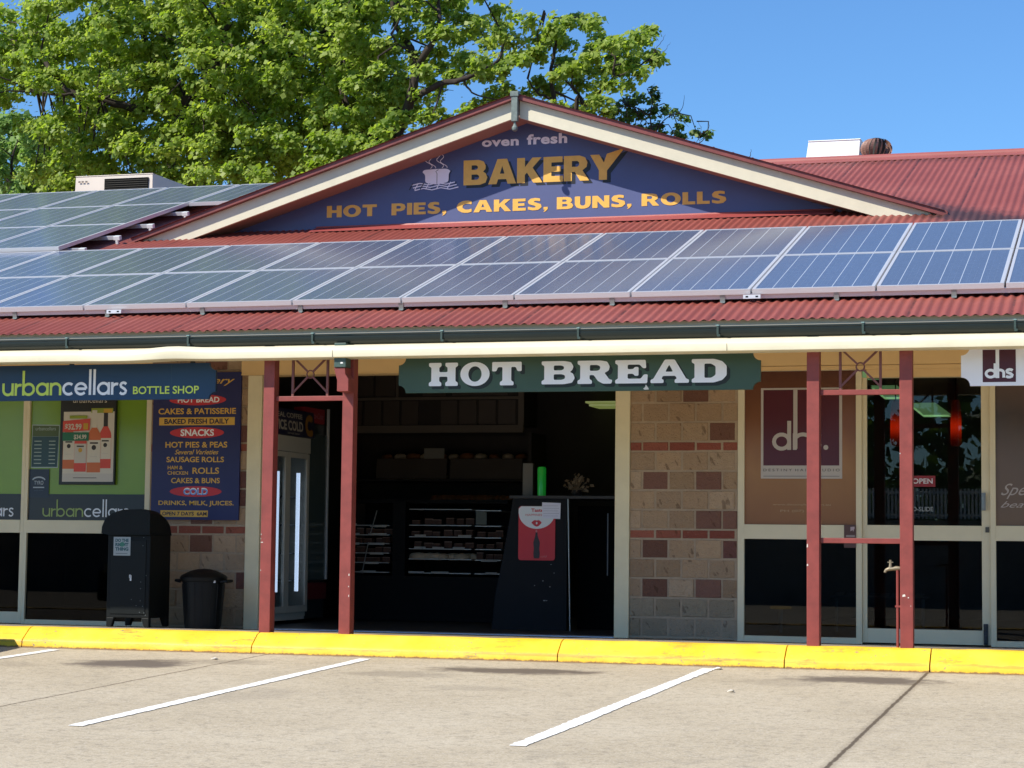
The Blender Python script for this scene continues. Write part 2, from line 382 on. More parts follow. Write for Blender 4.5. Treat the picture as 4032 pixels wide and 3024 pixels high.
# gable
GX, GZ, GY = -2.575, 5.462, 2.69; GW = 4.43
def gtop(x): return GZ-abs(x-GX)*T
MG = _M['red_flashing']
mb = MB()
for sg in (-1, 1):
    n = int(GW/.0762*4); 
    for i in range(int(7.3*0)): pass
    k = 96; V = []; F = []
    for i in range(k+1):
        y = 2.60+(RY-.02-2.60)*i/k; wl = GW*(1-max(0, (y-2.69))/(RY-2.69))
        for t in (0, 1):
            x = GX+sg*wl*t; V.append((x, y, gtop(x)+.012+.007*math.sin(y*2*math.pi/.0762)*0+.006*math.sin(i*1.6)))
    F = [[2*i, 2*i+1, 2*i+3, 2*i+2] if sg < 0 else [2*i, 2*i+2, 2*i+3, 2*i+1] for i in range(k)]
    mb.add(V, F)
kids(BLD, mb.build('gable_roof', MROOF, BLD))
def slope_bar(mb, sg, l0, l1, y0, y1, t0, t1, mi=0):
    """board following the gable slope on side sg, from distance l0 to l1 off the apex, t0..t1 vertical offsets below the line"""
    P = []
    xa, xb = GX+sg*l0, GX+sg*l1
    pts = [(xa, gtop(xa)+t1), (xb, gtop(xb)+t1), (xb, gtop(xb)+t0), (xa, gtop(xa)+t0)]
    if sg < 0: pts = pts[::-1]
    mb.prism(pts[::-1], y0, y1, mi)
MCAP = mat('dark_red_barge_capping', '7a3a36', .5, var=.3, vscale=7)
MBARGE = mat('cream_bargeboard_paint', 'cfc8b0', .55, var=.08, vscale=5)
mb = MB()
for sg in (-1, 1):
    slope_bar(mb, sg, .0, GW+.03, 2.622, 2.75, -.042, .016)
    for i in range(22):
        l = .1+GW*i/22; slope_bar(mb, sg, l, l+.012, 2.618, 2.74, .016, .021)
kids(BLD, mb.build('barge_capping', MCAP, BLD))
for sg in (-1, 1):
    mb = MB(); slope_bar(mb, sg, .03, GW-.02, GY, GY+.035, -.228, -.043)
    kids(BLD, mb.build('bargeboard', MBARGE, BLD))
mb = MB()
for sg in (-1, 1): slope_bar(mb, sg, 0, GW-.5, GY+.035, 3.1, -.215, -.195)
kids(BLD, mb.build('gable_soffit', mat('gable_soffit_paint', '9a7c6c', .65), BLD))
mb = MB(); mb.prism([(GX-3.9, 4.15), (GX+3.9, 4.15), (GX, gtop(GX)-.2)], 3.1, 3.18)
kids(BLD, mb.build('gable_wall', mat('gable_wall_paint', '3a4266', .6), BLD))
# flashing where the roof meets the gable wall
mb = MB(); mb.extr([(2.84, rz(2.84)+.016), (3.073, rz(3.073)+.02), (3.073, rz(3.073)+.034), (3.065, rz(3.073)+.034), (3.06, rz(3.06)+.024), (2.84, rz(2.84)+.02)], GX-2.4, GX+3.3)
kids(BLD, mb.build('apron_flashing', mat('apron_flashing_red', 'a04a42', .45, var=.1, vscale=4), BLD))
# finial
mb = MB(); mb.box(GX-.034, GX+.034, 2.59, 2.655, GZ-.29, GZ-.02); mb.box(GX-.045, GX+.045, 2.58, 2.66, GZ-.025, GZ+.03)
mb.lathe([(.012, -.06), (.03, -.045), (.034, -.02), (.022, 0), (.014, .02), (.012, .05)], (GX, 2.62, GZ-.335), 12)
kids(BLD, mb.build('finial', mat('weathered_finial_paint', '6c7873', .6, var=.35, vscale=25), BLD, bevel=.004))

# gutter, fascia, ceiling
mb = MB(); GB = 2.349
gp = [(-2.22, GB), (-2.285, GB), (-2.305, GB+.012), (-2.315, GB+.035), (-2.315, GB+.066), (-2.322, GB+.072), (-2.322, GB+.082), (-2.306, GB+.082), (-2.300, GB+.03), (-2.28, GB+.012), (-2.22, GB+.01)]
mb.extr(gp, -14.5, 7.5); gut = mb.build('gutter', M_GUT, BLD, smooth=True); kids(BLD, gut)
mb = MB(); mb.box(-14.5, 7.5, -2.308, -2.295, GB+.083, GB+.09); mb.build('gutter_lip', mat('gutter_lip_paint', '8f8a7c', .5), gut)
for x in (-7.25, -6.15, -5.045, -3.92, -2.81, -1.70, -.57, .54, 1.65, 2.767, 3.87):
    mb = MB(); mb.box(x-.008, x+.008, -2.327, -2.316, GB+.02, GB+.088); mb.box(x-.005, x+.018, -2.326, -2.318, GB+.004, GB+.022); mb.box(x-.012, x+.012, -2.3275, -2.27, GB+.0865, GB+.0945, 1)
    mb.build('gutter_bracket', [mat('gutter_bracket_paint', '36463f', .45, var=.3, vscale=30), mat('bracket_top_paint', '7f9a96', .45)], gut)
mb = MB()
def fz(x):    # small buckle in the fascia cladding
    return .017*math.exp(-((x+4.05)/.22)**2) - .010*math.exp(-((x+4.55)/.35)**2)
xsf = [-14.5, -9]+[-9+.1*i for i in range(1, 75)]+[-1.2, .5, 2, 7.5]
prof = [(-2.2, 2.231), (-2.362, 2.231), (-2.375, 2.237), (-2.378, 2.289), (-2.374, 2.298), (-2.344, 2.333), (-2.334, 2.335), (-2.2, 2.335)]
V = []; m = len(prof)
for x in xsf:
    for k, (y, z) in enumerate(prof): V.append((x, y-.6*fz(x)*(k in (3, 4)), z+fz(x)*(1 if k >= 3 else .5)))
mb.add(V, [[i*m+k, i*m+(k+1) % m, (i+1)*m+(k+1) % m, (i+1)*m+k] for i in range(len(xsf)-1) for k in range(m)])
for x in (-2.612, .62, -8.3): mb.box(x, x+.004, -2.3785, -2.374, 2.236, 2.292, 1)
kids(BLD, mb.build('fascia', [M_FASCIA, mat('fascia_joint', '7d7358', .7)], BLD, smooth=True))
mb = MB(); mb.box(-14.5, 7.5, -2.2, .1, 2.46, 2.49); mb.box(-14.5, 7.5, -2.2, -2.1, 2.33, 2.46)
kids(BLD, mb.build('verandah_ceiling', M_SOFFIT, BLD))

# brick piers: every block has its own tone
def brick_mat():
    g = NG('split_face_block'); a = g.node('VertexColor'); a.layer_name = 'tone'; v, s = g.xyz()
    n1 = g.noise(v, 16, 5, .7); n2 = g.noise(v, 70, 4, .7)
    mp = g.node('Mapping'); mp.inputs['Scale'].default_value = (1, 1, 1); mp.inputs['Rotation'].default_value = (0, R_(25), 0); g.L.new(v, mp.inputs[0])
    mp2 = g.node('Mapping'); mp2.inputs['Scale'].default_value = (2.4, 1, 1); g.L.new(mp.outputs[0], mp2.inputs[0])
    vo = g.noise(mp2.outputs[0], 7.5, 2, .5)
    c = g.mix(g.math('MULTIPLY', g.smooth(n1, .4, .75), .35), a.outputs[0], g.mix(.45, a.outputs[0], lin('7a6150')))
    c = g.mix(g.math('MULTIPLY', g.smooth(vo, .62, .68), .75), c, g.mix(.6, c, lin('4a3022')))
    c = g.mix(g.math('MULTIPLY', g.smooth(n2, .62, .75), .3), c, lin('d0c0aa'))
    g.base(c); g.b.inputs['Roughness'].default_value = .9; g.b.inputs['Specular IOR Level'].default_value = .2
    g.bump(g.math('ADD', n1, g.math('MULTIPLY', n2, .5)), 1.0, .03); return g.m
MBR = brick_mat(); MMORT = mat('mortar', 'b09a80', .95, var=.15, vscale=20)
TAN = ['b5987a', 'bc9e7e', 'b09273', 'b69879', 'c0a486', 'aa8d70']; DRK = ['7e594a', '775048', '886254']; RED = ['a05c4b', 'a66250', '985546']; GRY = ['a09078', 'a8967e', '988870']
def pier(x0, x1, ja, jb, dark, z0=-.08, z1=2.5):
    mb = MB(); mo = MB(); mo.box(x0, x1, .004, .3, z0-.05, z1)
    rows = []; z = .807-.01; k = 0
    below = []
    for i in range(6): below.append((z-.162, z, False)); z -= .172
    rows = below[::-1]+[(.807, .884, True)]
    z = .894
    for i in range(4): rows.append((z, z+.162, False)); z += .172
    rows.append((1.582, 1.660, True)); z = 1.670
    for i in range(5): rows.append((z, z+.162, False)); z += .172
    for ri, (a, b, thin) in enumerate(rows):
        if b < z0: continue
        off = ja if ri % 2 else jb
        x = off-.24*10
        while x < x1:
            l, r = max(x, x0), min(x+.23, x1)
            if r-l > .02:
                key = (ri, round((x-off)/.24))
                if thin: c = random.choice(RED)
                elif (ri, int(round((x-off)/.24))) in dark: c = random.choice(DRK)
                elif ri <= 2: c = random.choice(GRY)
                else: c = random.choice(TAN)
                cc = lin(c)[:3]; f = random.uniform(.9, 1.1); cc = tuple(q*f for q in cc)
                d = random.uniform(-.009, .003); e = random.uniform(.005, .009)
                # slightly pillowed face
                A = [(l, .014, max(a, z0)), (r, .014, max(a, z0)), (r, .014, min(b, z1)), (l, .014, min(b, z1))]
                B = [(l+e, d-.002, max(a, z0)+e), (r-e, d+random.uniform(-.003, .002), max(a, z0)+e), (r-e, d, min(b, z1)-e), (l+e, d+random.uniform(-.003, .002), min(b, z1)-e)]
                mb.add(A+B, [[4, 5, 6, 7], [0, 1, 5, 4], [1, 2, 6, 5], [2, 3, 7, 6], [3, 0, 4, 7]], 0, cc)
            x += .24
    p = mb.build('brick_pier', MBR, BLD, vc=True); kids(BLD, p)
    mo.build('mortar', MMORT, p)
# joints of the right pier measured from the photo
pier(-.690, .276, -.575, -.455, {(14, 1), (12, 2), (9, 0), (9, 2), (7, 2), (7, 3), (5, 0), (5, 3), (3, 0), (3, 2), (16, 0), (15, 3)})
pier(-5.388, -4.384, -5.2, -5.08, {(5, 1), (4, 3), (7, 1), (9, 3), (8, 2), (12, 2), (13, 1), (14, 0), (3, 3), (16, 1), (16, 3)})

# lintels, jambs
mb = MB(); mb.box(-4.452, -.672, -.03, .2, 2.302, 2.5); mb.box(-4.452, -.672, -.036, -.03, 2.302, 2.312)
kids(BLD, mb.build('lintel', M_LINTEL, BLD))
mb = MB(); mb.box(.276, 6, -.03, .2, 2.322, 2.5); mb.box(.276, 6, -.015, .2, 2.283, 2.318); mb.box(1.4, 6, .0, .2, 2.214, 2.2825)
kids(BLD, mb.build('lintel', M_LINTEL, BLD))
mb = MB(); mb.box(-9, -5.388, -.02, .2, 2.30, 2.5); kids(BLD, mb.build('lintel', M_LINTEL, BLD))
mb = MB(); mb.box(-4.384, -4.24, -.025, .16, -.09, 2.301); kids(BLD, mb.build('door_jamb', M_CREAM, BLD, bevel=.004))
mb = MB(); mb.box(-.824, -.691, -.02, .2, -.075, 2.301); kids(BLD, mb.build('door_jamb', M_CREAM, BLD, bevel=.004))
mb = MB(); mb.box(-4.24, -.824, -.02, .14, -.085, -.067); kids(BLD, mb.build('door_sill', mat('door_sill_aluminium', 'c8ccd8', .35, metal=.7), BLD))

# interior shells
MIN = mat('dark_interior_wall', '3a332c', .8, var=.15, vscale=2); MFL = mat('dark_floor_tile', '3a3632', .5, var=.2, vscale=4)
def room(x0, x1, y1, z1, wallm, floorm, name):
    mb = MB(); mb.box(x0-.08, x0, .22, y1, -.1, z1, 0); mb.box(x1, x1+.08, .22, y1, -.1, z1, 0); mb.box(x0, x1, y1, y1+.1, -.1, z1, 0); mb.box(x0-.08, x1+.08, .22, y1+.1, z1, z1+.05, 0)
    mb.box(x0, x1, .15, y1, -.12, -.066, 1); kids(BLD, mb.build(name, [wallm, floorm], BLD))
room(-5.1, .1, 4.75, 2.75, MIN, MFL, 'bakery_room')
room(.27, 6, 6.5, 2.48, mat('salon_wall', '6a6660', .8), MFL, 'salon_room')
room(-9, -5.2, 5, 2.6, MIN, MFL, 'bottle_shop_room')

# glazing
G_DARK = glass('shop_glass', (.62, .68, .68), .9)
G_LOW = glass('tinted_glass', (.42, .47, .5), .6); G_BOT = glass('dark_film_glass', (.16, .18, .2), .3)
def glazed(name, x0, x1, z0, z1, fl, fr, ft, fb, tz0, tz1, y=0., film=None, low=G_LOW, frame=M_FRAME):
    """framed bay with a mid transom tz0..tz1; fl/fr/ft/fb = frame widths"""
    mb = MB()
    mb.box(x0, x0+fl, y, y+.06, z0, z1); mb.box(x1-fr, x1, y, y+.06, z0, z1)
    mb.box(x0+fl, x1-fr, y+.003, y+.057, z1-ft, z1); mb.box(x0+fl, x1-fr, y+.003, y+.057, z0, z0+fb); mb.box(x0+fl, x1-fr, y-.004, y+.055, tz0, tz1)
    o = mb.build(name, frame, BLD, bevel=.003); kids(BLD, o)
    mb = MB(); mb.box(x0+fl, x1-fr, y+.026, y+.032, tz1, z1-ft); mb.build('pane', film or G_DARK, o)
    mb = MB(); mb.box(x0+fl, x1-fr, y+.026, y+.032, z0+fb, tz0); mb.build('pane', low, o)
    return o
def film_mat(name, stops, axis=2, lo=0., hi=1., rough=.25):
    g = NG(name); v, s = g.xyz('Generated'); n = g.noise(v, 3, 3)
    f = g.math('ADD', s[axis], g.math('MULTIPLY', g.math('SUBTRACT', n, .5), .25))
    g.base(g.ramp(f, *[(p, lin(c)) for p, c in stops])); g.b.inputs['Roughness'].default_value = rough; g.b.inputs['Specular IOR Level'].default_value = .5
    return g.m
F_GREEN = mat('green_window_film', '78982e', .22, var=.06, vscale=2)
F_NAVY = mat('dark_navy_film', '15171c', .3)
F_BROWN = film_mat('brown_printed_film', [(.0, '8c5c36'), (.35, 'a07242'), (.65, '825232'), (1, '5c3424')])
F_BROWN2 = film_mat('mottled_brown_film', [(.0, '745c48'), (.4, '6c5a4e'), (.75, '4c403a'), (1, '66524a')])
# bottle shop bays
w1 = glazed('shop_window', -8.2, -6.73, -.075, 2.32, .05, .036, .04, .11, .800, .925, film=F_GREEN, low=G_BOT)
w2 = glazed('shop_window', -6.73, -5.388, -.095, 2.32, .036, .055, .04, .06, .800, .925, film=F_GREEN, low=G_BOT)
for wd, (a, b) in ((w1, (-8.15, -6.766)), (w2, (-6.694, -5.443))):
    mb = MB(); mb.box(a, b, .0185, .0255, .9255, 1.176); mb.build('window_band', F_NAVY, wd)
# salon bays
w3 = glazed('shop_window', .278, 1.358, -.085, 2.283, .058, .05, .004, .058, .812, .938, film=F_BROWN)
w4 = glazed('shop_window', 2.437, 3.9, -.075, 2.214, .046, .05, .004, .05, .815, .943, film=F_BROWN2)
dr = glazed('glass_door', 1.359, 2.436, -.065, 2.214, .04, .072, .004, .122, .812, .941, y=.03)
mb = MB(); mb.box(2.366, 2.40, -.008, .028, 1.07, 1.22); mb.box(2.374, 2.392, -.02, -.008, 1.085, 1.2); mb.build('door_handle', mat('brushed_handle', '8d8d88', .3, metal=.8), dr, bevel=.003)
mb = MB(); mb.box(2.395, 2.425, .018, .029, .885, .93); mb.build('door_lock', mat('lock_face', '55524a', .4, metal=.5), dr)
mb = MB(); mb.box(2.375, 2.412, .01, .029, -.06, .115); mb.box(2.383, 2.402, -.006, .01, -.05, .02); mb.box(2.383, 2.402, -.006, .01, .06, .1); mb.build('floor_bolt', mat('floor_bolt_steel', '3c4044', .4, metal=.6), dr, bevel=.003)

# verandah posts, rails and trusses
def chips(mb, pts, y): 
    for x, z, a, b in pts: mb.flat([(x, z), (x+a, z+b*.2), (x+a*.8, z+b), (x+a*.1, z+b*.8)], y, 1)
M_CHIP = mat('chipped_paint', 'd8d2c8', .7)
PZ = {(-3.283): [(-3.28, .73, .022, .008), (-3.282, .76, .006, .006), (-3.281, .795, .008, .009), (-3.279, .5, .007, .01)], (-2.585): [(-2.505, .47, .008, .02), (-2.506, .38, .007, .01), (-2.503, .3, .006, .02)],
      1.208: [(1.209, .74, .01, .03), (1.209, .6, .012, .018)], 1.908: [(1.925, .38, .024, .02), (1.965, .37, .01, .01), (1.909, 1.45, .006, .01), (1.985, .31, .006, .006)]}
for x in (-3.283, -2.585, 1.208, 1.908):
    mb = MB(); mb.box(x, x+.096, -2.2, -2.1, -.06, 2.40)
    chips(mb, PZ[x], -2.2015)
    kids(BLD, mb.build('verandah_post', [M_POST, M_CHIP], BLD, bevel=.004))
M_IRON = mat('shaded_red_ironwork', '74423c', .55)  # same red paint as the posts, shade under the fascia put into the colour
for x0, x1, gap, lowrail in ((-3.187, -2.585, .03, None), (1.304, 1.908, .03, .796)):
    mb = MB(); mb.box(x0, x1, -2.168, -2.132, 1.897 if x0 < 0 else 1.903, 1.937 if x0 < 0 else 1.943)
    kids(BLD, mb.build('verandah_rail', M_POST, BLD, bevel=.003))
    if lowrail:
        mb = MB(); mb.box(x0, x1, -2.168, -2.132, lowrail-.02, lowrail+.02); kids(BLD, mb.build('verandah_rail', M_POST, BLD, bevel=.003))
    xa, xb = (-3.043, -2.737) if x0 < 0 else (1.458, 1.762); cx, cz = (xa+xb)/2, 2.118; zt, zb = 2.30, 1.938; y = -2.15
    mb = MB(); mb.bar((xa, y, zb), (xa, y, zt), .019); mb.bar((xb, y, zb), (xb, y, zt), .019)
    for qx, qz in ((xa, 2.262), (xb, 2.262), (xa, 1.965), (xb, 1.965)):
        d = Vector((qx-cx, 0, qz-cz)); d.normalize(); mb.bar((cx+d.x*.03, y-.001, cz+d.z*.03), (qx, y-.001, qz), .015, .014)
    ring = [(cx+.031*math.cos(a), y, cz+.031*math.sin(a)) for a in [2*math.pi*i/20 for i in range(21)]]; mb.tube(ring, .006, 6, cap=False)
    kids(BLD, mb.build('verandah_truss', M_IRON, BLD))
# downpipe from gutter into the left hand post pair
mb = MB(); mb.box(-2.608, -2.506, -2.345, -2.23, 2.155, 2.354)
mb.flat([(-2.553, 2.185), (-2.528, 2.185), (-2.533, 2.197), (-2.549, 2.197)], -2.3465, 1)
dp = mb.build('downpipe', [mat('downpipe_green', '3e544c', .5, var=.2, vscale=10), M_WHITE], BLD, bevel=.004); kids(BLD, dp)
mb = MB(); mb.prism([(-2.612, 2.153), (-2.516, 2.153), (-2.512, 2.10), (-2.484, 2.06), (-2.484, 1.96), (-2.582, 1.96), (-2.582, 2.05), (-2.598, 2.1)], -2.335, -2.201)
mb.build('downpipe_elbow', M_POST, dp, bevel=.003)

# ------------------------------------------------------------------ signs
def plate(x0, x1, z0, z1, r, left=True, right=True):
    """sign outline with scooped corners"""
    P = []
    def scoop(cx, cz, a0): return [(cx+r*math.cos(R_(a0-90*i/6)), cz+r*math.sin(R_(a0-90*i/6))) for i in range(7)]
    P += scoop(x0, z0, 90)[::1] if left else [(x0, z0)]
    P += scoop(x1, z0, 180) if right else [(x1, z0)]
    P += scoop(x1, z1, 270) if right else [(x1, z1)]
    P += scoop(x0, z1, 360) if left else [(x0, z1)]
    return P
def stroke(mb, pts, w, y, mi=0, k=[0]):
    """a pen stroke as a thin solid ribbon; each stroke sits a hair in front of the last"""
    k[0] = (k[0]+1) % 9; y = y-.00025*k[0]
    n = len(pts); L = []; Rr = []
    for i in range(n):
        a = np.array(pts[max(i-1, 0)]); b = np.array(pts[min(i+1, n-1)]); d = b-a; d = d/max(1e-9, np.hypot(*d)); nn = np.array([-d[1], d[0]])*w/2; p = np.array(pts[i])
        L.append(p+nn); Rr.append(p-nn)
    V = [(x, y, z) for x, z in L+Rr]; mb.add(V, [[i, i+n, i+n+1, i+1] for i in range(n-1)], mi)
def arc(cx, cy, r, a0, a1, n=18, ry=None): return [(cx+r*math.cos(R_(a0+(a1-a0)*i/n)), cy+(ry or r)*math.sin(R_(a0+(a1-a0)*i/n))) for i in range(n+1)]
LET = {'a': (1.0, [arc(.5, .5, .43, 0, 360), [(.93, 0), (.93, 1)]]), 'b': (1.0, [arc(.5, .5, .43, 0, 360), [(.07, 0), (.07, 2.0)]]), 'd': (1.0, [arc(.5, .5, .43, 0, 360), [(.93, 0), (.93, 1.75)]]),
       'c': (.86, [arc(.5, .5, .43, 48, 312)]), 'e': (1.0, [arc(.5, .5, .43, 0, 318), [(.09, .5), (.93, .5)]]), 'l': (.22, [[(.11, 0), (.11, 2.05)]]),
       'n': (.9, [[(.07, 0), (.07, 1)], arc(.45, .55, .38, 180, 0)+[(.83, 0)]]), 'h': (.9, [[(.07, 0), (.07, 2.9)], arc(.45, .55, .38, 180, 0)+[(.83, 0)]]), 'r': (.5, [[(.07, 0), (.07, 1)], arc(.42, .5, .35, 180, 70)]),
       'u': (.9, [[(.83, 1), (.83, 0)], [(.07, 1)]+arc(.45, .45, .38, 180, 360)]),
       's': (.62, [[(.56, .82), (.46, .92), (.33, .95), (.18, .9), (.11, .77), (.15, .63), (.3, .53), (.45, .43), (.54, .3), (.5, .14), (.36, .06), (.2, .06), (.06, .17)]])}
def pen(mb, word, x0, x1, z0, h, y, wd, gap=.14, split=None, mi=0, mi2=1):
    tot = sum(LET[c][0] for c in word)+gap*(len(word)-1); sx = (x1-x0)/tot; x = 0
    for i, c in enumerate(word):
        wc, st = LET[c]
        for p in st: stroke(mb, [(x0+(x+a)*sx, z0+b*h) for a, b in p], wd, y, mi if split is None or i < split else mi2)
        x += wc+gap
M_SGREEN = mat('dark_green_signboard', '3a5442', .45, var=.1, vscale=3)
M_SWHITE = mat('white_lettering', 'f2f5fa', .4); M_SSHADE = mat('lettering_drop_shade', '14201c', .5)
SLAB = {
 'H': (12, [[(0,0),(5.2,0),(5.2,1.5),(4.3,2),(4.3,4),(7.7,4),(7.7,2),(6.8,1.5),(6.8,0),(12,0),(12,1.5),(11,2),(11,8),(12,8.5),(12,10),(6.8,10),(6.8,8.5),(7.7,8),(7.7,6),(4.3,6),(4.3,8),(5.2,8.5),(5.2,10),(0,10),(0,8.5),(1,8),(1,2),(0,1.5)]]),
 'T': (12, [[(3.2,0),(8.8,0),(8.8,1.5),(7.8,2),(7.8,7.8),(9.6,7.8),(10.3,6),(12,6),(12,10),(0,10),(0,6),(1.7,6),(2.4,7.8),(4.2,7.8),(4.2,2),(3.2,1.5)]]),
 'B': (12.5, [[(0,0),(8.5,0),(11.5,.6),(12.5,2.6),(11.8,4.6),(10.6,5.2),(11.5,6),(12,7.6),(11,9.5),(8.5,10),(0,10),(0,8.5),(1,8),(1,2),(0,1.5)],[(4.6,1.9),(7.6,1.9),(8.8,2.4),(8.8,3.8),(7.6,4.3),(4.6,4.3)],[(4.6,6),(7.4,6),(8.4,6.5),(8.4,7.6),(7.4,8.1),(4.6,8.1)]]),
 'R': (13, [[(0,0),(5.4,0),(5.4,1.5),(4.5,2),(4.5,3.8),(6,3.8),(7.6,1.2),(9.5,0),(12.6,0),(13,1.6),(11.8,1.9),(10.5,4),(10,4.6),(11.6,5.6),(12,7.4),(11,9.5),(8.5,10),(0,10),(0,8.5),(1,8),(1,2),(0,1.5)],[(4.6,5.6),(7.4,5.6),(8.4,6.2),(8.4,7.5),(7.4,8.1),(4.6,8.1)]]),
 'E': (12, [[(0,0),(11.8,0),(12,3.8),(10.6,3.8),(9.4,2),(4.6,2),(4.6,4.1),(6.6,4.1),(7.2,3.2),(8.6,3.2),(8.6,7),(7.2,7),(6.6,6.1),(4.6,6.1),(4.6,8),(9,8),(10.2,6.4),(11.4,6.4),(11.2,10),(0,10),(0,8.5),(1,8),(1,2),(0,1.5)]]),
 'A': (14, [[(0,0),(4.8,0),(4.8,1.4),(4,1.8),(4.5,3),(9.1,3),(9.6,1.8),(8.8,1.4),(8.8,0),(14,0),(14,1.4),(13,1.8),(8.8,10),(5.2,10),(1,1.8),(0,1.4)],[(5.4,4.8),(8.2,4.8),(6.8,7.8)]]),
 'D': (12.6, [[(0,0),(8,0),(11,1),(12.6,3),(12.6,7),(11,9),(8,10),(0,10),(0,8.5),(1,8),(1,2),(0,1.5)],[(4.6,2),(7,2),(8.6,3.2),(8.6,6.8),(7,8),(4.6,8)]]),
 'O': (12, [[(6+6*math.cos(2*math.pi*i/36), 5+5.15*math.sin(2*math.pi*i/36)) for i in range(36)], [(6+2.7*math.cos(2*math.pi*i/30), 5+3.3*math.sin(2*math.pi*i/30)) for i in range(30)]])}
def slab_word(mb, word, x0, x1, z0, z1, y, mi=0, gap=.9):
    tot = sum(SLAB[c][0] for c in word)+gap*(len(word)-1); s = (x1-x0)/tot; x = 0
    for c in word:
        w_, lps = SLAB[c]; V, F = fill2d([lp if c == 'O' else round_corners(lp, .55) for lp in lps])
        mb.add([(x0+(x+a)*s, y, z0+b*(z1-z0)/10) for a, b in V], F, mi); x += w_+gap
Y = -2.02
t = thing('hanging_sign', 'dark green hanging sign with white slab letters reading HOT BREAD', 'sign', (-.67, Y+.02, 1.965), 'signs hung under the verandah edge')
mb = MB(); mb.prism(plate(-2.165, .822, 1.964, 2.254, .062), Y, Y+.03); kids(t, mb.build('sign_board', M_SGREEN, t))
for wd, xa_, xb_, za_ in (('HOT', -1.903, -1.115, 2.018), ('BREAD', -.948, .556, 2.022)):
    mb = MB(); slab_word(mb, wd, xa_, xb_, za_, 2.208, Y-.004, 0, 1.0); mb.build('lettering', M_SWHITE, t)
    mb = MB(); slab_word(mb, wd, xa_+.025, xb_+.027, za_-.025, 2.183, Y-.0015, 0, 1.0); mb.build('lettering_shade', M_SSHADE, t)
mb = MB(); mb.flat([(-.10, 1.97), (-.065, 1.972), (-.07, 1.985), (-.082, 2.0), (-.09, 2.012), (-.096, 1.992), (-.112, 1.978)], Y-.006, 0); mb.build('bird_dropping', mat('bird_dropping_white', 'd8d8d2', .8), t)
for x in (-1.93, -.69, .57):
    mb = MB(); mb.box(x-.018, x+.018, Y+.004, Y+.026, 2.2535, 2.34); mb.build('hanger', M_STRAP, t)
t = thing('hanging_sign', 'navy blue hanging sign in lime and white letters for a bottle shop', 'sign', (-5, Y+.02, 1.93), 'signs hung under the verandah edge')
mb = MB(); mb.prism(plate(-7.6, -3.80, 1.932, 2.238, .062)[:14]+[(-3.80-.0, 2.0)][:0]+plate(-7.6, -3.80, 1.932, 2.238, .062)[14:], Y, Y+.03)
mb.box(-4.212, -4.208, Y-.001, Y, 1.94, 2.232, 1)
mb.build('sign_board', [mat('navy_signboard', '123a5c', .45, var=.08, vscale=2), mat('sign_join', '2c4a62', .5)], t)
M_LIME = mat('lime_lettering', 'd4e85c', .45); M_WL = mat('cool_white_lettering', 'f6f8fc', .45)
mb = MB(); pen(mb, 'urbancellars', -5.815, -4.622, 1.977, .108, Y-.002, .0235, gap=.13, split=5); mb.text('BOTTLE SHOP', -4.564, -3.950, 1.979, 2.046, Y-.003, 0, bold=.018)
mb.build('lettering', [M_LIME, M_WL], t)
for x in (-5.16, -4.02): 
    mb = MB(); mb.box(x-.018, x+.018, Y+.004, Y+.026, 2.2365, 2.34); mb.build('hanger', M_STRAP, t)
M_MAROON = mat('maroon_print', '4a1c2c', .5)
t = thing('hanging_sign', 'white hanging sign with a maroon square and white letters dhs', 'sign', (2.9, Y+.02, 1.97), 'signs hung under the verandah edge')
mb = MB(); mb.prism(plate(2.352, 3.9, 1.973, 2.27, .066), Y, Y+.03); mb.build('sign_board', mat('white_signboard', 'f2f4fb', .45), t)
mb = MB(); mb.rect(2.512, 2.756, 2.0, 2.245, Y-.0015, 0)
stroke(mb, [(2.621, 2.03), (2.621, 2.2455)], .026, Y-.003, 1); pen(mb, 'd', 2.532, 2.609, 2.033, .062, Y-.003, .021, mi=1); pen(mb, 'n', 2.608, 2.672, 2.033, .062, Y-.003, .021, mi=1); pen(mb, 's', 2.678, 2.738, 2.033, .064, Y-.003, .021, mi=1)
mb.build('logo', [M_MAROON, M_SWHITE], t)
mb = MB(); mb.box(2.6, 2.64, Y+.004, Y+.026, 2.2695, 2.34); mb.build('hanger', M_STRAP, t)

# gable sign
GS = 3.08
t = thing('gable_sign', 'blue triangular bakery sign filling the gable, with yellow and white lettering', 'sign', (GX, GS, 4.15))
mb = MB(); mb.prism([(-6.2, 4.13), (-2.70, 4.13), (1.15, 4.13), (GX, gtop(GX)-.165)], GS, 3.095)
gm = NG('faded_blue_signboard'); v, s_ = gm.xyz(); n1 = gm.noise(v, 1.2, 5, .6); n2 = gm.noise(v, 30, 3)
gm.base(gm.mix(gm.math('MULTIPLY', n2, .15), gm.ramp(n1, (.3, lin('2a3568')), (.7, lin('313e76'))), lin('4c5a90'))); gm.b.inputs['Roughness'].default_value = .55; gm.b.inputs['Specular IOR Level'].default_value = 1.0
mb.build('sign_board', gm.m, t)
M_YEL = mat('yellow_sign_lettering', 'e6b24e', .5, var=.12, vscale=10); M_GWH = mat('offwhite_sign_lettering', 'e8e4f0', .5)
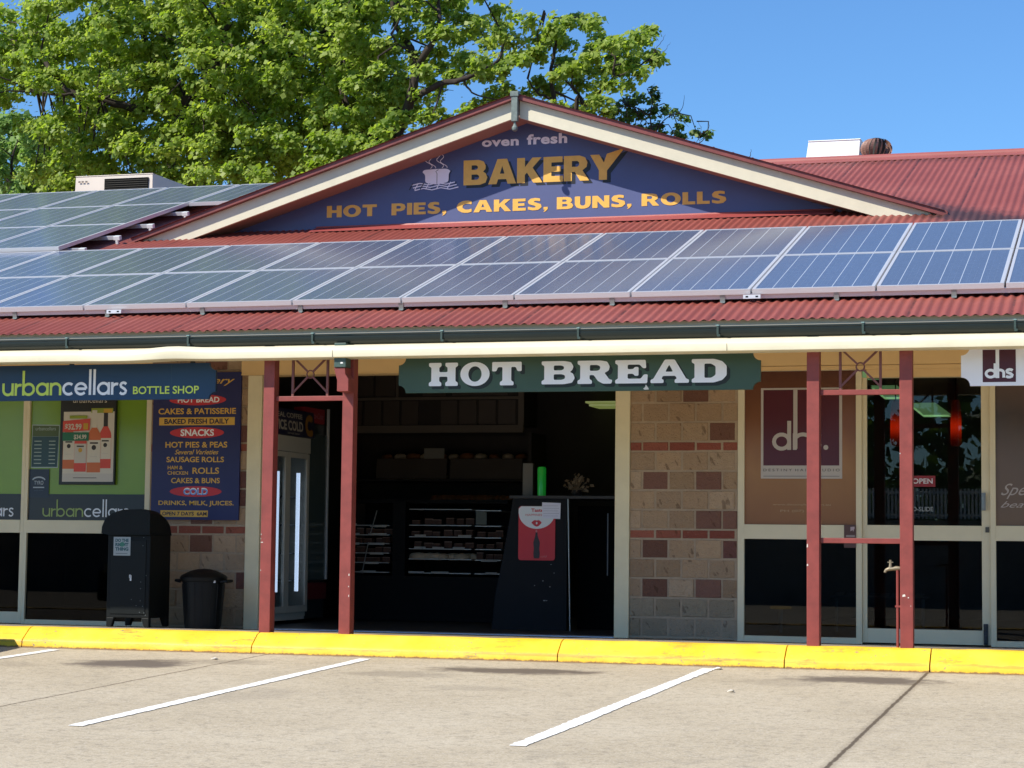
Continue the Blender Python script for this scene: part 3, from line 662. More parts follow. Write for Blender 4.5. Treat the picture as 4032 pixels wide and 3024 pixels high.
BLK = {  # heavy grotesque capitals
 'B': (9.5, [[(0,0),(6.5,0),(8.8,.8),(9.5,2.8),(8.8,4.6),(7.8,5.2),(8.7,6.3),(8.8,7.6),(8,9.3),(6,10),(0,10)],[(3.2,2.1),(5.4,2.1),(6.2,2.7),(6.2,3.6),(5.4,4.2),(3.2,4.2)],[(3.2,6.1),(5,6.1),(5.7,6.6),(5.7,7.4),(5,7.9),(3.2,7.9)]]),
 'A': (11, [[(0,0),(3.3,0),(3.9,1.9),(7.1,1.9),(7.7,0),(11,0),(7.4,10),(3.6,10)],[(4.6,4.1),(6.4,4.1),(5.5,7.2)]]),
 'K': (10, [[(0,0),(3.1,0),(3.1,3.2),(3.9,4.1),(6.4,0),(10,0),(6.1,6),(9.6,10),(6,10),(3.1,6.3),(3.1,10),(0,10)]]),
 'E': (7.6, [[(0,0),(7.6,0),(7.6,2.3),(3.1,2.3),(3.1,4),(6.8,4),(6.8,6.1),(3.1,6.1),(3.1,7.7),(7.4,7.7),(7.4,10),(0,10)]]),
 'R': (9.8, [[(0,0),(3.1,0),(3.1,3.6),(4.2,3.6),(6.3,0),(9.8,0),(7.2,4.1),(8.8,5.4),(9.1,7.2),(8.2,9.2),(6,10),(0,10)],[(3.1,5.6),(5.2,5.6),(5.9,6.2),(5.9,7.3),(5.2,7.9),(3.1,7.9)]]),
 'Y': (11, [[(3.4,0),(6.5,0),(6.5,3.6),(13.2,12.2),(6.4,10.2),(5.3,6.8),(3.5,10),(0,10),(3.4,3.8)]]),
 'H': (9.2, [[(0,0),(3.1,0),(3.1,3.9),(6.1,3.9),(6.1,0),(9.2,0),(9.2,10),(6.1,10),(6.1,6.2),(3.1,6.2),(3.1,10),(0,10)]]),
 'O': (11, [[(5.5+5.5*math.cos(2*math.pi*i/32), 5+5.2*math.sin(2*math.pi*i/32)) for i in range(32)], [(5.5+2.4*math.cos(2*math.pi*i/24), 5+2.9*math.sin(2*math.pi*i/24)) for i in range(24)]]),
 'T': (8.8, [[(2.85,0),(5.95,0),(5.95,7.6),(8.8,7.6),(8.8,10),(0,10),(0,7.6),(2.85,7.6)]]),
 'P': (8.8, [[(0,0),(3.1,0),(3.1,3.3),(5.8,3.3),(8,4.3),(8.8,6.6),(8,9),(5.8,10),(0,10)],[(3.1,5.5),(5,5.5),(5.8,6.1),(5.8,7.2),(5,7.8),(3.1,7.8)]]),
 'I': (3.2, [[(0,0),(3.2,0),(3.2,10),(0,10)]]), 'L': (7, [[(0,0),(7,0),(7,2.4),(3.1,2.4),(3.1,10),(0,10)]]),
 'S': (8.2, [[(.3,.7),(3.4,-.2),(6.4,.2),(8.2,2.4),(7.8,4.9),(5.2,6.1),(3.7,6.8),(4,7.8),(5.6,7.8),(7.3,7.2),(7.3,9.6),(4.6,10.2),(1.6,9.6),(.2,7.4),(.8,5.2),(3.2,4.1),(4.8,3.3),(4.6,2.2),(2.8,2.2),(.3,3.2)]]),
 'C': (9, [[(8.8,.6),(8.8,3.3),(7,2.5),(5,2.6),(3.5,3.9),(3.5,6.1),(5,7.4),(7,7.5),(8.8,6.7),(8.8,9.5),(6.5,10.2),(3.6,9.9),(1,8),(0,5),(1,2),(3.6,.1),(6.5,-.2)]]),
 'U': (9.2, [[(0,10),(0,3.6),(1,1),(3.4,-.2),(5.8,-.2),(8.2,1),(9.2,3.6),(9.2,10),(6.1,10),(6.1,3.6),(5.4,2.4),(3.8,2.4),(3.1,3.6),(3.1,10)]]),
 'N': (9.8, [[(0,0),(3,0),(3,5.4),(6.7,0),(9.8,0),(9.8,10),(6.8,10),(6.8,4.7),(3.1,10),(0,10)]]),
 ',': (2.6, [[(.1,-1.8),(1.4,-1.2),(2.6,.6),(2.6,2.4),(.2,2.4),(.2,.1),(1,.1)]]), ' ': (5.2, [])}
def blk(mb, word, x0, x1, z0, z1, y, mi=0, gap=.75):
    tot = sum(BLK[c][0] for c in word)+gap*(len(word)-1); s = (x1-x0)/tot; x = 0
    for c in word:
        w_, lps = BLK[c]
        if lps:
            V, F = fill2d([lp if c == 'O' else round_corners(lp, .6 if c in 'SCU' else .12, 3) for lp in lps])
            mb.add([(x0+(x+a)*s, y, z0+b*(z1-z0)/10) for a, b in V], F, mi)
        x += w_+gap
def gs(a): return a
def gq(a): return a
x = 0
for wd, xa_, xb_, z0_, z1_, gp_ in (('BAKERY', -3.283, -1.56, 4.600, 4.872, .35), ('HOT', -4.858, -4.273, 4.302, 4.432, .9), ('PIES,', -4.103, -3.475, 4.302, 4.432, .9), ('CAKES,', -3.357, -2.335, 4.302, 4.432, .9), ('BUNS,', -2.235, -1.42, 4.302, 4.432, .9), ('ROLLS', -1.311, -.407, 4.303, 4.434, .9)):
    mb = MB(); blk(mb, wd, gs(xa_), gs(xb_), gq(z0_), gq(z1_), GS-.004, 0, gp_); mb.build('lettering', M_YEL, t)
mb = MB(); blk(mb, 'BAKERY', gs(-3.250), gs(-1.518), gq(4.570), gq(4.842), GS-.0018, 0, .35); mb.build('lettering_shade', mat('black_lettering_shade', '0e0f18', .5), t)
mb = MB(); mb.text('oven', gs(-3.079), gs(-2.665), gq(5.010), gq(5.083), GS-.004, 0, bold=.038, space=1.08); mb.text('fresh', gs(-2.575), gs(-2.127), gq(5.012), gq(5.125), GS-.004, 0, bold=.038, space=1.08); mb.build('lettering', M_GWH, t)
mb = MB(); yy = GS-.004
V, F = fill2d([round_corners([(-3.72, 4.645), (-3.72, 4.735), (-3.755, 4.762), (-3.735, 4.788), (-3.62, 4.792), (-3.47, 4.792), (-3.43, 4.765), (-3.452, 4.74), (-3.452, 4.645), (-3.59, 4.622)][::-1], .03)])
mb.add([(gs(a), yy, gq(b)) for a, b in V], F, 0)
def gst(pts, w_, y_, m_): stroke(mb, [(gs(a), gq(b)) for a, b in pts], w_, y_, m_)
gst([(-3.585, 4.63), (-3.585, 4.74), (-3.6, 4.765), (-3.57, 4.785)], .006, yy-.0005, 1); gst([(-3.45, 4.645), (-3.44, 4.73), (-3.42, 4.77)], .008, yy-.0005, 1)
for k in range(3): gst([(-3.88+.10*i+.02*k, 4.63-.028*k+(.012 if i % 2 else -.008)) for i in range(6)], .011, yy+.0012, 0)
for i in range(9): gst([(-3.86+.062*i, 4.645), (-3.90+.062*i, 4.575)], .010, yy+.0015, 0 if i % 2 else 1)
for x0 in (-3.66, -3.53):
    for k in (0, 1): gst([(x0+.03*math.sin(i*.9+k)+.035*k-.006*i, 4.80+.017*i) for i in range(10)], .007, yy, 0)
mb.build('bread_loaf_picture', [M_GWH, _M['black_lettering_shade']], t)

# menu board on the left brick pier
YB = -.035
t = thing('menu_board', 'navy bakery menu board with yellow lettering fixed to the left brick pier', 'sign', (-4.9, -.02, .94))
mb = MB(); mb.box(-5.357, -4.45, YB, -.012, .937, 2.335); mb.build('sign_board', mat('navy_menu_board', '1e2258', .5, var=.1, vscale=3), t)
MY2 = mat('menu_yellow_print', 'd8aa48', .55); MR2 = mat('menu_red_print', 'c4303a', .55); MB2 = mat('menu_navy_print', '161a38', .55); MW2 = mat('menu_white_print', 'f4f0f0', .55); MBl = mat('menu_blue_print', '5a9ae0', .55)
mb = MB(); y1, y2, y3 = YB-.0012, YB-.0026, YB-.004
mb.text('Bakery', -4.98, -4.515, 2.205, 2.29, y1, 0, bold=.01, shear=.4)
mb.ell(-4.895, 2.074, .295, .052, y1, 1); mb.text('HOT BREAD', -5.1, -4.67, 2.048, 2.102, y2, 3, bold=.025)
mb.text('CAKES & PATISSERIE', -5.3, -4.497, 1.938, 1.995, y1, 0, bold=.022)
mb.rect(-5.29, -4.508, 1.833, 1.908, y1, 0); mb.text('BAKED FRESH DAILY', -5.235, -4.565, 1.846, 1.895, y2, 2, bold=.028)
mb.ell(-4.895, 1.762, .28, .053, y1, 1); mb.text('SNACKS', -5.064, -4.718, 1.73, 1.795, y2, 3, bold=.03)
mb.text('HOT PIES & PEAS', -5.219, -4.579, 1.62, 1.676, y1, 0, bold=.02); mb.text('Several Varieties', -5.12, -4.668, 1.556, 1.602, y1, 0, bold=.012, shear=.35)
mb.text('SAUSAGE ROLLS', -5.204, -4.61, 1.482, 1.534, y1, 0, bold=.02); mb.text('HAM &', -5.19, -5.035, 1.414, 1.449, y1, 0, bold=.016); mb.text('CHICKEN', -5.19, -4.978, 1.363, 1.397, y1, 0, bold=.016)
mb.text('ROLLS', -4.932, -4.657, 1.372, 1.432, y1, 0, bold=.02); mb.text('CAKES & BUNS', -5.151, -4.648, 1.283, 1.334, y1, 0, bold=.02)
mb.ell(-4.895, 1.205, .268, .05, y1, 1); mb.text('COLD', -5.02, -4.768, 1.172, 1.240, y2, 3, bold=.045); mb.text('COLD', -5.02, -4.768, 1.172, 1.228, y3, 4, bold=.02)
mb.text('DRINKS, MILK, JUICES.', -5.278, -4.5, 1.063, 1.118, y1, 0, bold=.02)
mb.rect(-5.254, -4.764, .965, 1.026, y1, 0); mb.text('OPEN 7 DAYS  6AM', -5.235, -4.775, .977, 1.014, y2, 2, bold=.025)
mb.build('lettering', [MY2, MR2, MB2, MW2, MBl], t)

# things stuck on the bottle shop glass
pen_wd = .0145
mb = MB(); pen(mb, 'urbancellars', -6.535, -5.615, .958, .083, .0155, pen_wd, gap=.13, split=5); 
mb.build('lettering', [mat('olive_lettering', '93a65c', .5), mat('grey_white_lettering', 'dfe2e6', .5)], w2)
mb = MB(); pen(mb, 'urbancellars', -7.77, -6.85, .958, .083, .0155, pen_wd, gap=.13, split=5); mb.build('lettering', [_M['olive_lettering'], _M['grey_white_lettering']], w1)
t = thing('window_poster', 'framed whisky price poster hanging on the green bottle shop window', 'poster', (-6.06, .01, 1.27))
mb = MB(); mb.box(-6.355, -5.76, -.012, .018, 1.268, 2.115); mb.build('poster_frame', mat('black_poster_frame', '17150f', .4), t, bevel=.003)
mb = MB(); y1 = -.0135
W_, RD, GR, OR, AM, BK, YG, GN = range(8)
mb.rect(-6.318, -5.775, 1.296, 1.972, y1, W_)
mb.text('urbancellars', -6.22, -5.86, 2.058, 2.103, y1-.001, W_, bold=.0)
mb.rect(-6.022, -5.79, 1.958, 2.005, y1-.0012, YG); mb.rect(-5.89, -5.80, 1.96, 1.998, y1-.0022, OR)
def bottle(cx, z0, w, h, neck, cap, label, body):
    q = w/2; P = [(cx-q, z0), (cx+q, z0), (cx+q, z0+h*.56), (cx+q*.9, z0+h*.62), (cx+q*.38, z0+h*.72), (cx+q*.34, z0+h*.8), (cx-q*.34, z0+h*.8), (cx-q*.38, z0+h*.72), (cx-q*.9, z0+h*.62), (cx-q, z0+h*.56)]
    bottle.y -= .0006; y = bottle.y; mb.flat(P, y, body); mb.rect(cx-q*.36, cx+q*.36, z0+h*.72, z0+h, y-.0002, cap); mb.rect(cx-q*.97, cx+q*.97, z0+h*.16, z0+h*.52, y-.0003, label)
    mb.ell(cx, z0+h*.4, q*.34, q*.34, y-.0005, BK if label == W_ else OR, 12); mb.rect(cx-q*.6, cx+q*.6, z0+h*.46, z0+h*.485, y-.0005, BK); mb.rect(cx-q*.5, cx+q*.5, z0+h*.25, z0+h*.262, y-.0005, GR)
bottle.y = y1-.0006
bottle(-6.255, 1.42, .125, .55, 0, W_, W_, AM); bottle(-5.865, 1.425, .125, .56, 0, BK, W_, RD); bottle(-6.13, 1.392, .13, .52, 0, W_, GR, RD); bottle(-5.985, 1.385, .145, .60, 0, W_, W_, AM)
mb.add([(-6.322, y1-.006, 1.775), (-6.035, y1-.006, 1.79), (-6.028, y1-.006, 1.905), (-6.322, y1-.006, 1.882)], [[0, 1, 2, 3]], RD)
mb.text('$32.99', -6.30, -6.12, 1.79, 1.855, y1-.0075, W_, bold=.03); mb.rect(-6.10, -6.05, 1.80, 1.86, y1-.0075, OR)
mb.rect(-6.25, -6.06, 1.905, 1.935, y1-.0075, YG)
mb.rect(-6.322, -6.04, 1.69, 1.772, y1-.0065, GN); mb.text('$34.99', -6.2, -6.065, 1.70, 1.75, y1-.0078, W_, bold=.025)
mb.rect(-6.315, -5.78, 1.3, 1.375, y1-.0004, GR); mb.rect(-6.2, -5.95, 1.33, 1.336, y1-.001, BK)
mb.build('poster_print', [mat('poster_white', 'd0c8b8', .5), mat('poster_red', 'd04a3c', .5), mat('poster_grey', 'c4bdb2', .5), mat('poster_orange', 'c69a2e', .5), mat('poster_amber', 'c86a3c', .5), mat('poster_black', '2b2422', .5), mat('poster_yellow_green', '8f9c2a', .5), mat('poster_green', '1f6a4c', .5)], t)
t = thing('opening_hours_sticker', 'teal opening hours sticker with pale border on the green window', 'sticker', (-6.53, .02, 1.43))
mb = MB(); yg = .0245
mb.add([(-6.684, yg, 1.429), (-6.388, yg, 1.431), (-6.378, yg, 1.848), (-6.680, yg, 1.853)], [[0, 1, 2, 3]], 0); mb.add([(-6.676, yg-.0012, 1.44), (-6.397, yg-.0012, 1.44), (-6.388, yg-.0012, 1.735), (-6.672, yg-.0012, 1.735)], [[0, 1, 2, 3]], 1)
mb.add([(-6.672, yg-.0013, 1.737), (-6.388, yg-.0013, 1.737), (-6.386, yg-.0013, 1.838), (-6.671, yg-.0013, 1.843)], [[0, 1, 2, 3]], 2); mb.text('urbancellars', -6.64, -6.42, 1.795, 1.83, yg-.0025, 0)
for i in range(7): mb.rect(-6.65, -6.57, 1.47+.036*i, 1.478+.036*i, yg-.0026, 0); mb.rect(-6.49, -6.42, 1.47+.036*i, 1.478+.036*i, yg-.0026, 0)
mb.build('sticker_print', [mat('sticker_pale', 'a0b0a8', .4), mat('sticker_teal', '1d4047', .4), mat('sticker_olive', '4a5a2c', .4)], t)
t = thing('window_sticker', 'small blue window sticker below the opening hours on the left window', 'sticker', (-6.58, .02, 1.14))
mb = MB(); mb.rect(-6.692, -6.475, 1.142, 1.417, .0165, 0); stroke(mb, arc(-6.585, 1.30, .072, 160, 20, 10, .04), .014, .015, 1); mb.text('TYRO', -6.635, -6.535, 1.267, 1.305, .015, 1, bold=.01); mb.rect(-6.645, -6.525, 1.235, 1.246, .015, 1); mb.text('welcome', -6.635, -6.535, 1.205, 1.222, .015, 2)
mb.build('sticker_print', [mat('sticker_navy', '16263a', .4), mat('sticker_white', 'a9b2ba', .4), mat('sticker_grey', '4b5966', .4)], t)

# salon window graphics
mb = MB(); yg = .0245; mb.rect(.478, 1.187, 1.339, 2.131, yg, 0); mb.rect(.5, 1.162, 1.453, 2.115, yg-.0012, 1)
stroke(mb, [(.781, 1.6), (.781, 2.115)], .036, yg-.0026, 0); pen(mb, 'd', .583, .738, 1.589, .145, yg-.0026, .034); pen(mb, 'n', .763, .93, 1.589, .145, yg-.0026, .034); pen(mb, 's', .945, 1.0, 1.589, .145, yg-.0026, .03)
mb.ell(1.046, 1.61, .0215, .0215, yg-.0026, 0, 16)
mb.text('D E S T I N Y  H A I R  S T U D I O', .50, 1.165, 1.402, 1.425, yg-.002, 2); mb.rect(.5, 1.165, 1.358, 1.362, yg-.002, 2)
mb.text('www.destinyhair.com.au', .583, 1.086, 1.10, 1.122, yg-.001, 3); mb.text('PH (07) 3371', .65, 1.0, 1.042, 1.068, yg-.001, 3)
mb.build('window_graphic', [mat('graphic_grey', 'bcb2a8', .35), mat('graphic_maroon', '521420', .3), mat('graphic_dark', '4d4740', .4), mat('graphic_tan', 'b8966c', .4)], w3)
mb = MB(); yg = .02; mb.text('Special', 2.525, 2.95, 1.17, 1.30, .0525-.029, 0, shear=.55); mb.text('beauty', 2.52, 2.9, 1.08, 1.15, .0525-.029, 0, shear=.55)
mb.build('window_graphic', mat('graphic_pale', 'b0a298', .4), w4)
t = thing('open_sign', 'small red plaque reading OPEN stuck on the glass door', 'sign', (1.87, .05, 1.27))
mb = MB(); mb.box(1.765, 1.977, .048, .0545, 1.272, 1.366, 0); mb.text('OPEN', 1.785, 1.955, 1.298, 1.343, .0468, 1, bold=.02); mb.build('sign_face', [mat('open_sign_red', '8d1f22', .4), mat('open_sign_white', 'd8d2d0', .4)], t)
mb = MB(); mb.text('AUTO-SLIDE', 1.68, 1.957, 1.062, 1.1, .0545, 0, bold=.01); mb.build('lettering', mat('door_lettering', '8f9490', .4), dr)
t = thing('notice_plate', 'small brown notice plate fixed on the salon window rail by the door', 'sign', (1.26, -.01, .74))
mb = MB(); mb.box(1.207, 1.309, -.012, -.005, .744, .94); mb.flat([(1.262, .885), (1.297, .905), (1.297, .925), (1.262, .922)], -.0135, 1); mb.flat([(1.285, .88), (1.293, .9), (1.28, .902)], -.0136, 1); mb.rect(1.225, 1.3, .835, .852, -.0135, 2)
mb.build('sign_face', [mat('notice_brown', '5a3c36', .5), mat('notice_red', 'b8a0a0', .5), mat('notice_white', '9c8d86', .5)], t)

# ------------------------------------------------------------------ solar panels
def cell_mat():
    g = NG('solar_cells'); v, s = g.xyz('Object'); x, y = s[0], s[1]
    v3, s3 = g.xyz('Object', (5, 5, 5)); vo = g.node('TexVoronoi'); vo.inputs['Scale'].default_value = 9; g.L.new(v3, vo.inputs['Vector'])
    oi = g.node('ObjectInfo')
    c = g.mix(vo.outputs['Color'], lin('556075'), lin('606e88'))
    c = g.mix(g.math('MULTIPLY', oi.outputs['Random'], .35), c, lin('565c68'))
    def grid(co, step, wd, off=0):
        f = g.math('ABSOLUTE', g.math('SUBTRACT', g.math('FRACT', g.math('ADD', g.math('DIVIDE', co, step), off)), .5)); return g.math('GREATER_THAN', f, .5-wd/step/2)
    a = grid(x, .158, .006, .0); b = grid(y, .158, .002, .0); d = grid(x, .0526, .0014)
    c = g.mix(g.math('MULTIPLY', g.math('MAXIMUM', b, d), .25), c, lin('8f98a8')); c = g.mix(g.math('MULTIPLY', a, .85), c, lin('c5ccd4'))
    g.base(c); g.b.inputs['Roughness'].default_value = .17; g.b.inputs['IOR'].default_value = 1.45
    nz = g.noise(v, 1.6, 2); g.b.inputs['Coat Weight'].default_value = 0
    g.bump(nz, .018, .05); return g.m
MCELL = cell_mat(); PW, PH = .974, 1.612
PITCH = math.atan(T)
pf = MB(); e = .024; hh = .04
pf.box(0, PW, 0, e, -hh, .002); pf.box(0, PW, PH-e, PH, -hh, .002); pf.box(0, e, e, PH-e, -hh, .0018); pf.box(PW-e, PW, e, PH-e, -hh, .0018)
first = None
def panel(x, y, label, rown, off=.115):
    global first
    if first is None:
        r = bpy.data.objects.new('solar_panel', None); COL.objects.link(r); r.empty_display_size = .1; ORG[r.name] = Vector((0, 0, 0))
        fr = pf.build('panel_frame', M_ALU, r); mb = MB(); mb.box(e, PW-e, e, PH-e, -.012, -.001); gl = mb.build('panel_glass', MCELL, r); kids(r, fr, gl); first = r
    else: r = copy_tree(first)
    r.location = (x, y, rz(y)+off); r.rotation_euler = (PITCH, 0, 0)
    tag(r, label, 'solar panel', 'solar panels on the red roof')
ORD = ['first', 'second', 'third', 'fourth', 'fifth', 'sixth', 'seventh', 'eighth', 'ninth', 'tenth', 'eleventh', 'twelfth']
YB0, YB1, YTOP = -1.632, -.078, 1.474
for k in range(-3, 9):
    x = -5.268+.991*k+.008
    for row, yb in (('bottom', YB0), ('top', YB1)):
        panel(x, yb, 'solar panel %s from the left in the %s row of the long lower array' % (ORD[k+3], row), row)
UX = -7.235
for r_, yb in enumerate((1.478, 3.012, 4.546)):
    for c_ in range(4):
        panel(UX-1.008*(c_+1)+.01, yb, 'solar panel %s from the gable in the %s row of the upper left array' % (ORD[c_] if r_ < 2 else ORD[c_+1], ['lowest', 'middle', 'highest'][r_]), r_, .158)
panel(UX+.01, 4.546, 'solar panel nearest the gable in the highest row of the upper left array', 2, .158)
def rail(x0, x1, y, feet, label):
    t = thing('mounting_rail', label, 'panel rail', (x0, y, rz(y)), 'rails under the solar panels')
    n = Vector((0, -math.sin(PITCH), math.cos(PITCH))); u = Vector((0, math.cos(PITCH), math.sin(PITCH))); b = Vector((x0, y, rz(y)))+n*.03
    mb = MB(); mb.obox(b, Vector((x1-x0, 0, 0)), u*.04, n*.038); mb.build('rail', M_ALU, t)
    for fx in feet:
        mb = MB(); q = Vector((fx, y-.03, rz(y-.03)))+n*.004
        mb.obox(q, Vector((.04, 0, 0)), u*.07, n*.006); mb.obox(q+u*.02, Vector((.04, 0, 0)), u*.006, n*.06); mb.build('rail_foot', M_GALV, t)
rail(-8.2, 3.65, -1.58, [-7.815+.915*i for i in range(13)], 'aluminium rail with feet showing under the lower edge of the long array')
rail(-8.2, 3.65, -.35, [], 'aluminium rail hidden under the middle of the bottom panel row')
rail(-8.2, 3.65, .95, [], 'aluminium rail hidden under the top panel row')
M_RE = mat('white_rail_end', 'd8dcdc', .4)
for y, nm in ((1.72, 'lowest'), (2.5, 'second lowest'), (3.30, 'second highest'), (4.2, 'highest')):
    t = thing('mounting_rail', 'white ended rail poking out beside the gable, %s of the four' % nm, 'panel rail', (UX, y, rz(y)), 'rails under the solar panels')
    n = Vector((0, -math.sin(PITCH), math.cos(PITCH))); u = Vector((0, math.cos(PITCH), math.sin(PITCH))); b = Vector((-11.4, y, rz(y)))+n*.055
    mb = MB(); mb.obox(b, Vector((11.4+UX+.12, 0, 0)), u*.035, n*.04); mb.build('rail', M_ALU, t)
    mb = MB(); q = Vector((UX+.1, y-.01, rz(y-.01)))+n*.048; mb.obox(q, Vector((.075, 0, 0)), u*.055, n*.048); mb.obox(q+Vector((.02, 0, 0))-n*.045, Vector((.03, 0, 0)), u*.03, n*.045); mb.build('rail_end', M_RE, t, bevel=.004)
# two junction tabs on the lower edge
for x in (-5.02, .62):
    t = thing('panel_clamp', 'small perforated clamp under the lower array near the %s end' % ('left' if x < 0 else 'right'), 'clamp', (x, -1.66, rz(-1.66)), 'clamps under the lower array')
    z = rz(-1.66)+.045; mb = MB(); mb.box(x, x+.14, -1.668, -1.655, z, z+.032); mb.box(x+.02, x+.04, -1.6695, -1.668, z+.01, z+.022, 1); mb.box(x+.10, x+.12, -1.6695, -1.668, z+.01, z+.022, 1); mb.build('clamp', [M_ALU, M_DARK], t)

# ------------------------------------------------------------------ things on the roof
t = thing('evaporative_cooler', 'cream rooftop air conditioner box with dark louvre behind the upper panels', 'air conditioner', (-9.6, 7.5, 5.4))
MAC = mat('cooler_cream_plastic', 'd6cabc', .5, var=.06, vscale=5)
mb = MB(); Vt = [(-10.2, 7.2), (-9.042, 7.2), (-9.0, 8.3), (-10.2, 8.3)]; Vb = [(-10.21, 7.19), (-9.035, 7.19), (-8.98, 8.31), (-10.21, 8.31)]
mb.add([(x, y, 5.35) for x, y in Vb]+[(x, y, 5.694) for x, y in Vt], [[0, 1, 5, 4], [1, 2, 6, 5], [2, 3, 7, 6], [3, 0, 4, 7], [4, 5, 6, 7], [3, 2, 1, 0]])
mb.box(-10.205, -9.036, 7.192, 8.3, 5.688, 5.70); body = mb.build('cooler_body', MAC, t, bevel=.008)
mb = MB(); mb.box(-9.755, -9.10, 7.18, 7.20, 5.40, 5.645)
for i in range(8): mb.obox((-9.75, 7.175, 5.41+.029*i), (.645, 0, 0), (0, .02, .012), (0, 0, .004), 1)
mb.build('louvre', [M_DARK, mat('louvre_blade', '3a352c', .6)], t)
mb = MB()
for i, x in enumerate((-10.15, -10.10, -10.045)): mb.rect(x, x+.035, 5.605, 5.628, 7.178, 0)
mb.build('maker_mark', mat('grey_mark', '6e645c', .6), t)
t = thing('roof_duct', 'plain white metal box standing on the ridge beside the round ventilator', 'roof duct', (.1, 7.6, 5.45))
mb = MB(); P = [(-.252, 5.40), (.415, 5.40), (.445, 5.782), (-.195, 5.782)]; mb.prism(P, 7.45, 8.0); mb.box(-.2, .45, 7.44, 8.01, 5.776, 5.79)
mb.build('duct_body', mat('bright_white_metal', 'f4f4f2', .45), t, bevel=.006)
VC = (.637, 7.47)
t = thing('roof_ventilator', 'rusty brown round turbine ventilator on the ridge', 'roof ventilator', (*VC, 5.5))
MV = mat('rusty_brown_vanes', 'a07a6a', .5, var=.35, vscale=9, col2='6e4c40'); mb = MB(); nv = 19
for k in range(nv):
    a0 = 2*math.pi*k/nv; V = []; m = 10
    for i in range(m+1):
        th = -1.05+2.15*i/m; r = .197*max(.25, math.cos(th*.86)); z = 5.652+.135*math.sin(th*.95); tw = a0+.30*i/m
        V += [(VC[0]+r*math.cos(tw), VC[1]+r*math.sin(tw), z), (VC[0]+r*.86*math.cos(tw+.17), VC[1]+r*.86*math.sin(tw+.17), z)]
    mb.add(V, [[2*i, 2*i+1, 2*i+3, 2*i+2] for i in range(m)])
mb.build('vanes', MV, t)
mb = MB(); mb.lathe([(.15, -.1), (.15, .04), (.12, .05), (.11, .24), (.09, .28), (.05, .295), (.0, .30)], (VC[0], VC[1], 5.49), 24); mb.build('throat', mat('ventilator_gap_shade', '0e0908', .7), t, smooth=True)  # core coloured near black as the shade in the gaps between vanes

# ------------------------------------------------------------------ bins and tap
def fl(y): return -.012-.066*(y+2.12)/2.14
MBIN = mat('dark_bin_paint', '0e1211', .6, spec=.25, var=.25, vscale=7, bump=.12, bscale=30)
t = thing('litter_bin', 'dark green domed litter bin enclosure with chute hood and white sticker', 'litter bin', (-5.2, -.55, fl(-.55)))
z0 = fl(-.75)
xa, xb, ya, yb = -5.425, -4.995, -.75, -.33
mb = MB(); mb.box(xa, xb, ya, yb, z0+.085, .79)
for lx in (xa, xb-.05):
    for ly in (ya, yb-.05): mb.prism([(lx+.0, z0), (lx+.05, z0), (lx+.05+(.03 if lx == xa else 0), z0+.09), (lx-(.03 if lx != xa else 0), z0+.09)], ly, ly+.05)
body = mb.build('bin_body', MBIN, t, bevel=.008)
mb = MB(); cx = (xa+xb)/2
O_ = [(xa-.055, .80), (xa-.05, .862), (xa-.02, .93), (xa+.05, .985), (xa+.16, 1.018), (xb-.09, 1.024), (xb-.02, 1.012), (xb+.004, .985), (xb+.004, .79), (xa+.02, .785)]
V = []; ny = 10; m = len(O_)
for i in range(ny+1):
    q = i/ny; y = ya-.03+(yb-ya+.035)*q; k = math.sqrt(max(0, 1-max(0, (q-.12)/.88)**2.2))
    V += [(x if j not in (0, 1, 2) else x+.05*min(1, q*3), y, .785+(z-.785)*max(.02, k)) for j, (x, z) in enumerate(O_)]
mb.add(V, [[i*m+j, i*m+(j+1) % m, (i+1)*m+(j+1) % m, (i+1)*m+j] for i in range(ny) for j in range(m)]+[list(range(m)), [ny*m+j for j in range(m)][::-1]])
mb.build('hood', MBIN, t, smooth=True)
mb = MB(); mb.box(xa+.04, xb-.04, ya-.006, ya+.004, z0+.12, .74); mb.build('door_panel', mat('bin_door_paint', '101514', .55, spec=.25, var=.2, vscale=9), t, bevel=.004)
mb = MB(); mb.box(-5.19, -5.175, ya-.0105, ya-.006, .37, .42); mb.box(-5.197, -5.183, ya-.0105, ya-.006, .395, .425); mb.build('lock', M_WHITE, t)
mb = MB(); q = ya-.0085; mb.rect(-5.363, -5.192, .598, .768, q, 0)
mb.text('DO THE', -5.345, -5.212, .722, .752, q-.001, 1, bold=.05); mb.text('RIGHT', -5.345, -5.212, .682, .714, q-.001, 1, bold=.05); mb.text('THING', -5.345, -5.212, .642, .674, q-.001, 1, bold=.05); mb.ell(-5.275, .70, .024, .022, q-.0018, 2, 12); mb.rect(-5.34, -5.22, .614, .62, q-.001, 3)
mb.build('sticker', [mat('bin_sticker_white', 'a5aaa6', .5), mat('bin_sticker_teal', '23555a', .5), mat('bin_sticker_green', '3d7d66', .5), mat('bin_sticker_grey', '6c7674', .5)], t)
mb = MB()
for bx, bz in ((-5.06, .765), (-5.066, .69), (-5.03, .42), (-5.08, .36), (-5.08, .3), (-5.08, .19), (-5.12, .145), (-5.055, .14), (-5.04, .08), (-5.03, .06), (-5.085, .085), (-5.17, .2)): mb.ell(bx, bz, .004, .004, ya-.009 if xa+.04 < bx < xb-.04 else ya-.0015, 0, 8)
mb.build('paint_specks', mat('speck_grey', '6a716f', .6), body)
c0 = (-4.612, -.42); zb = fl(-.42)
t = thing('garbage_bin', 'round black plastic garbage bin with side handles against the brick pier', 'garbage bin', (*c0, zb))
MPL = mat('black_plastic', '0b0d0e', .5, spec=.3, var=.2, vscale=12)
mb = MB(); mb.lathe([(.155, 0), (.165, .01), (.195, .43), (.205, .435), (.208, .455), (.2, .46)], (*c0, zb), 32)
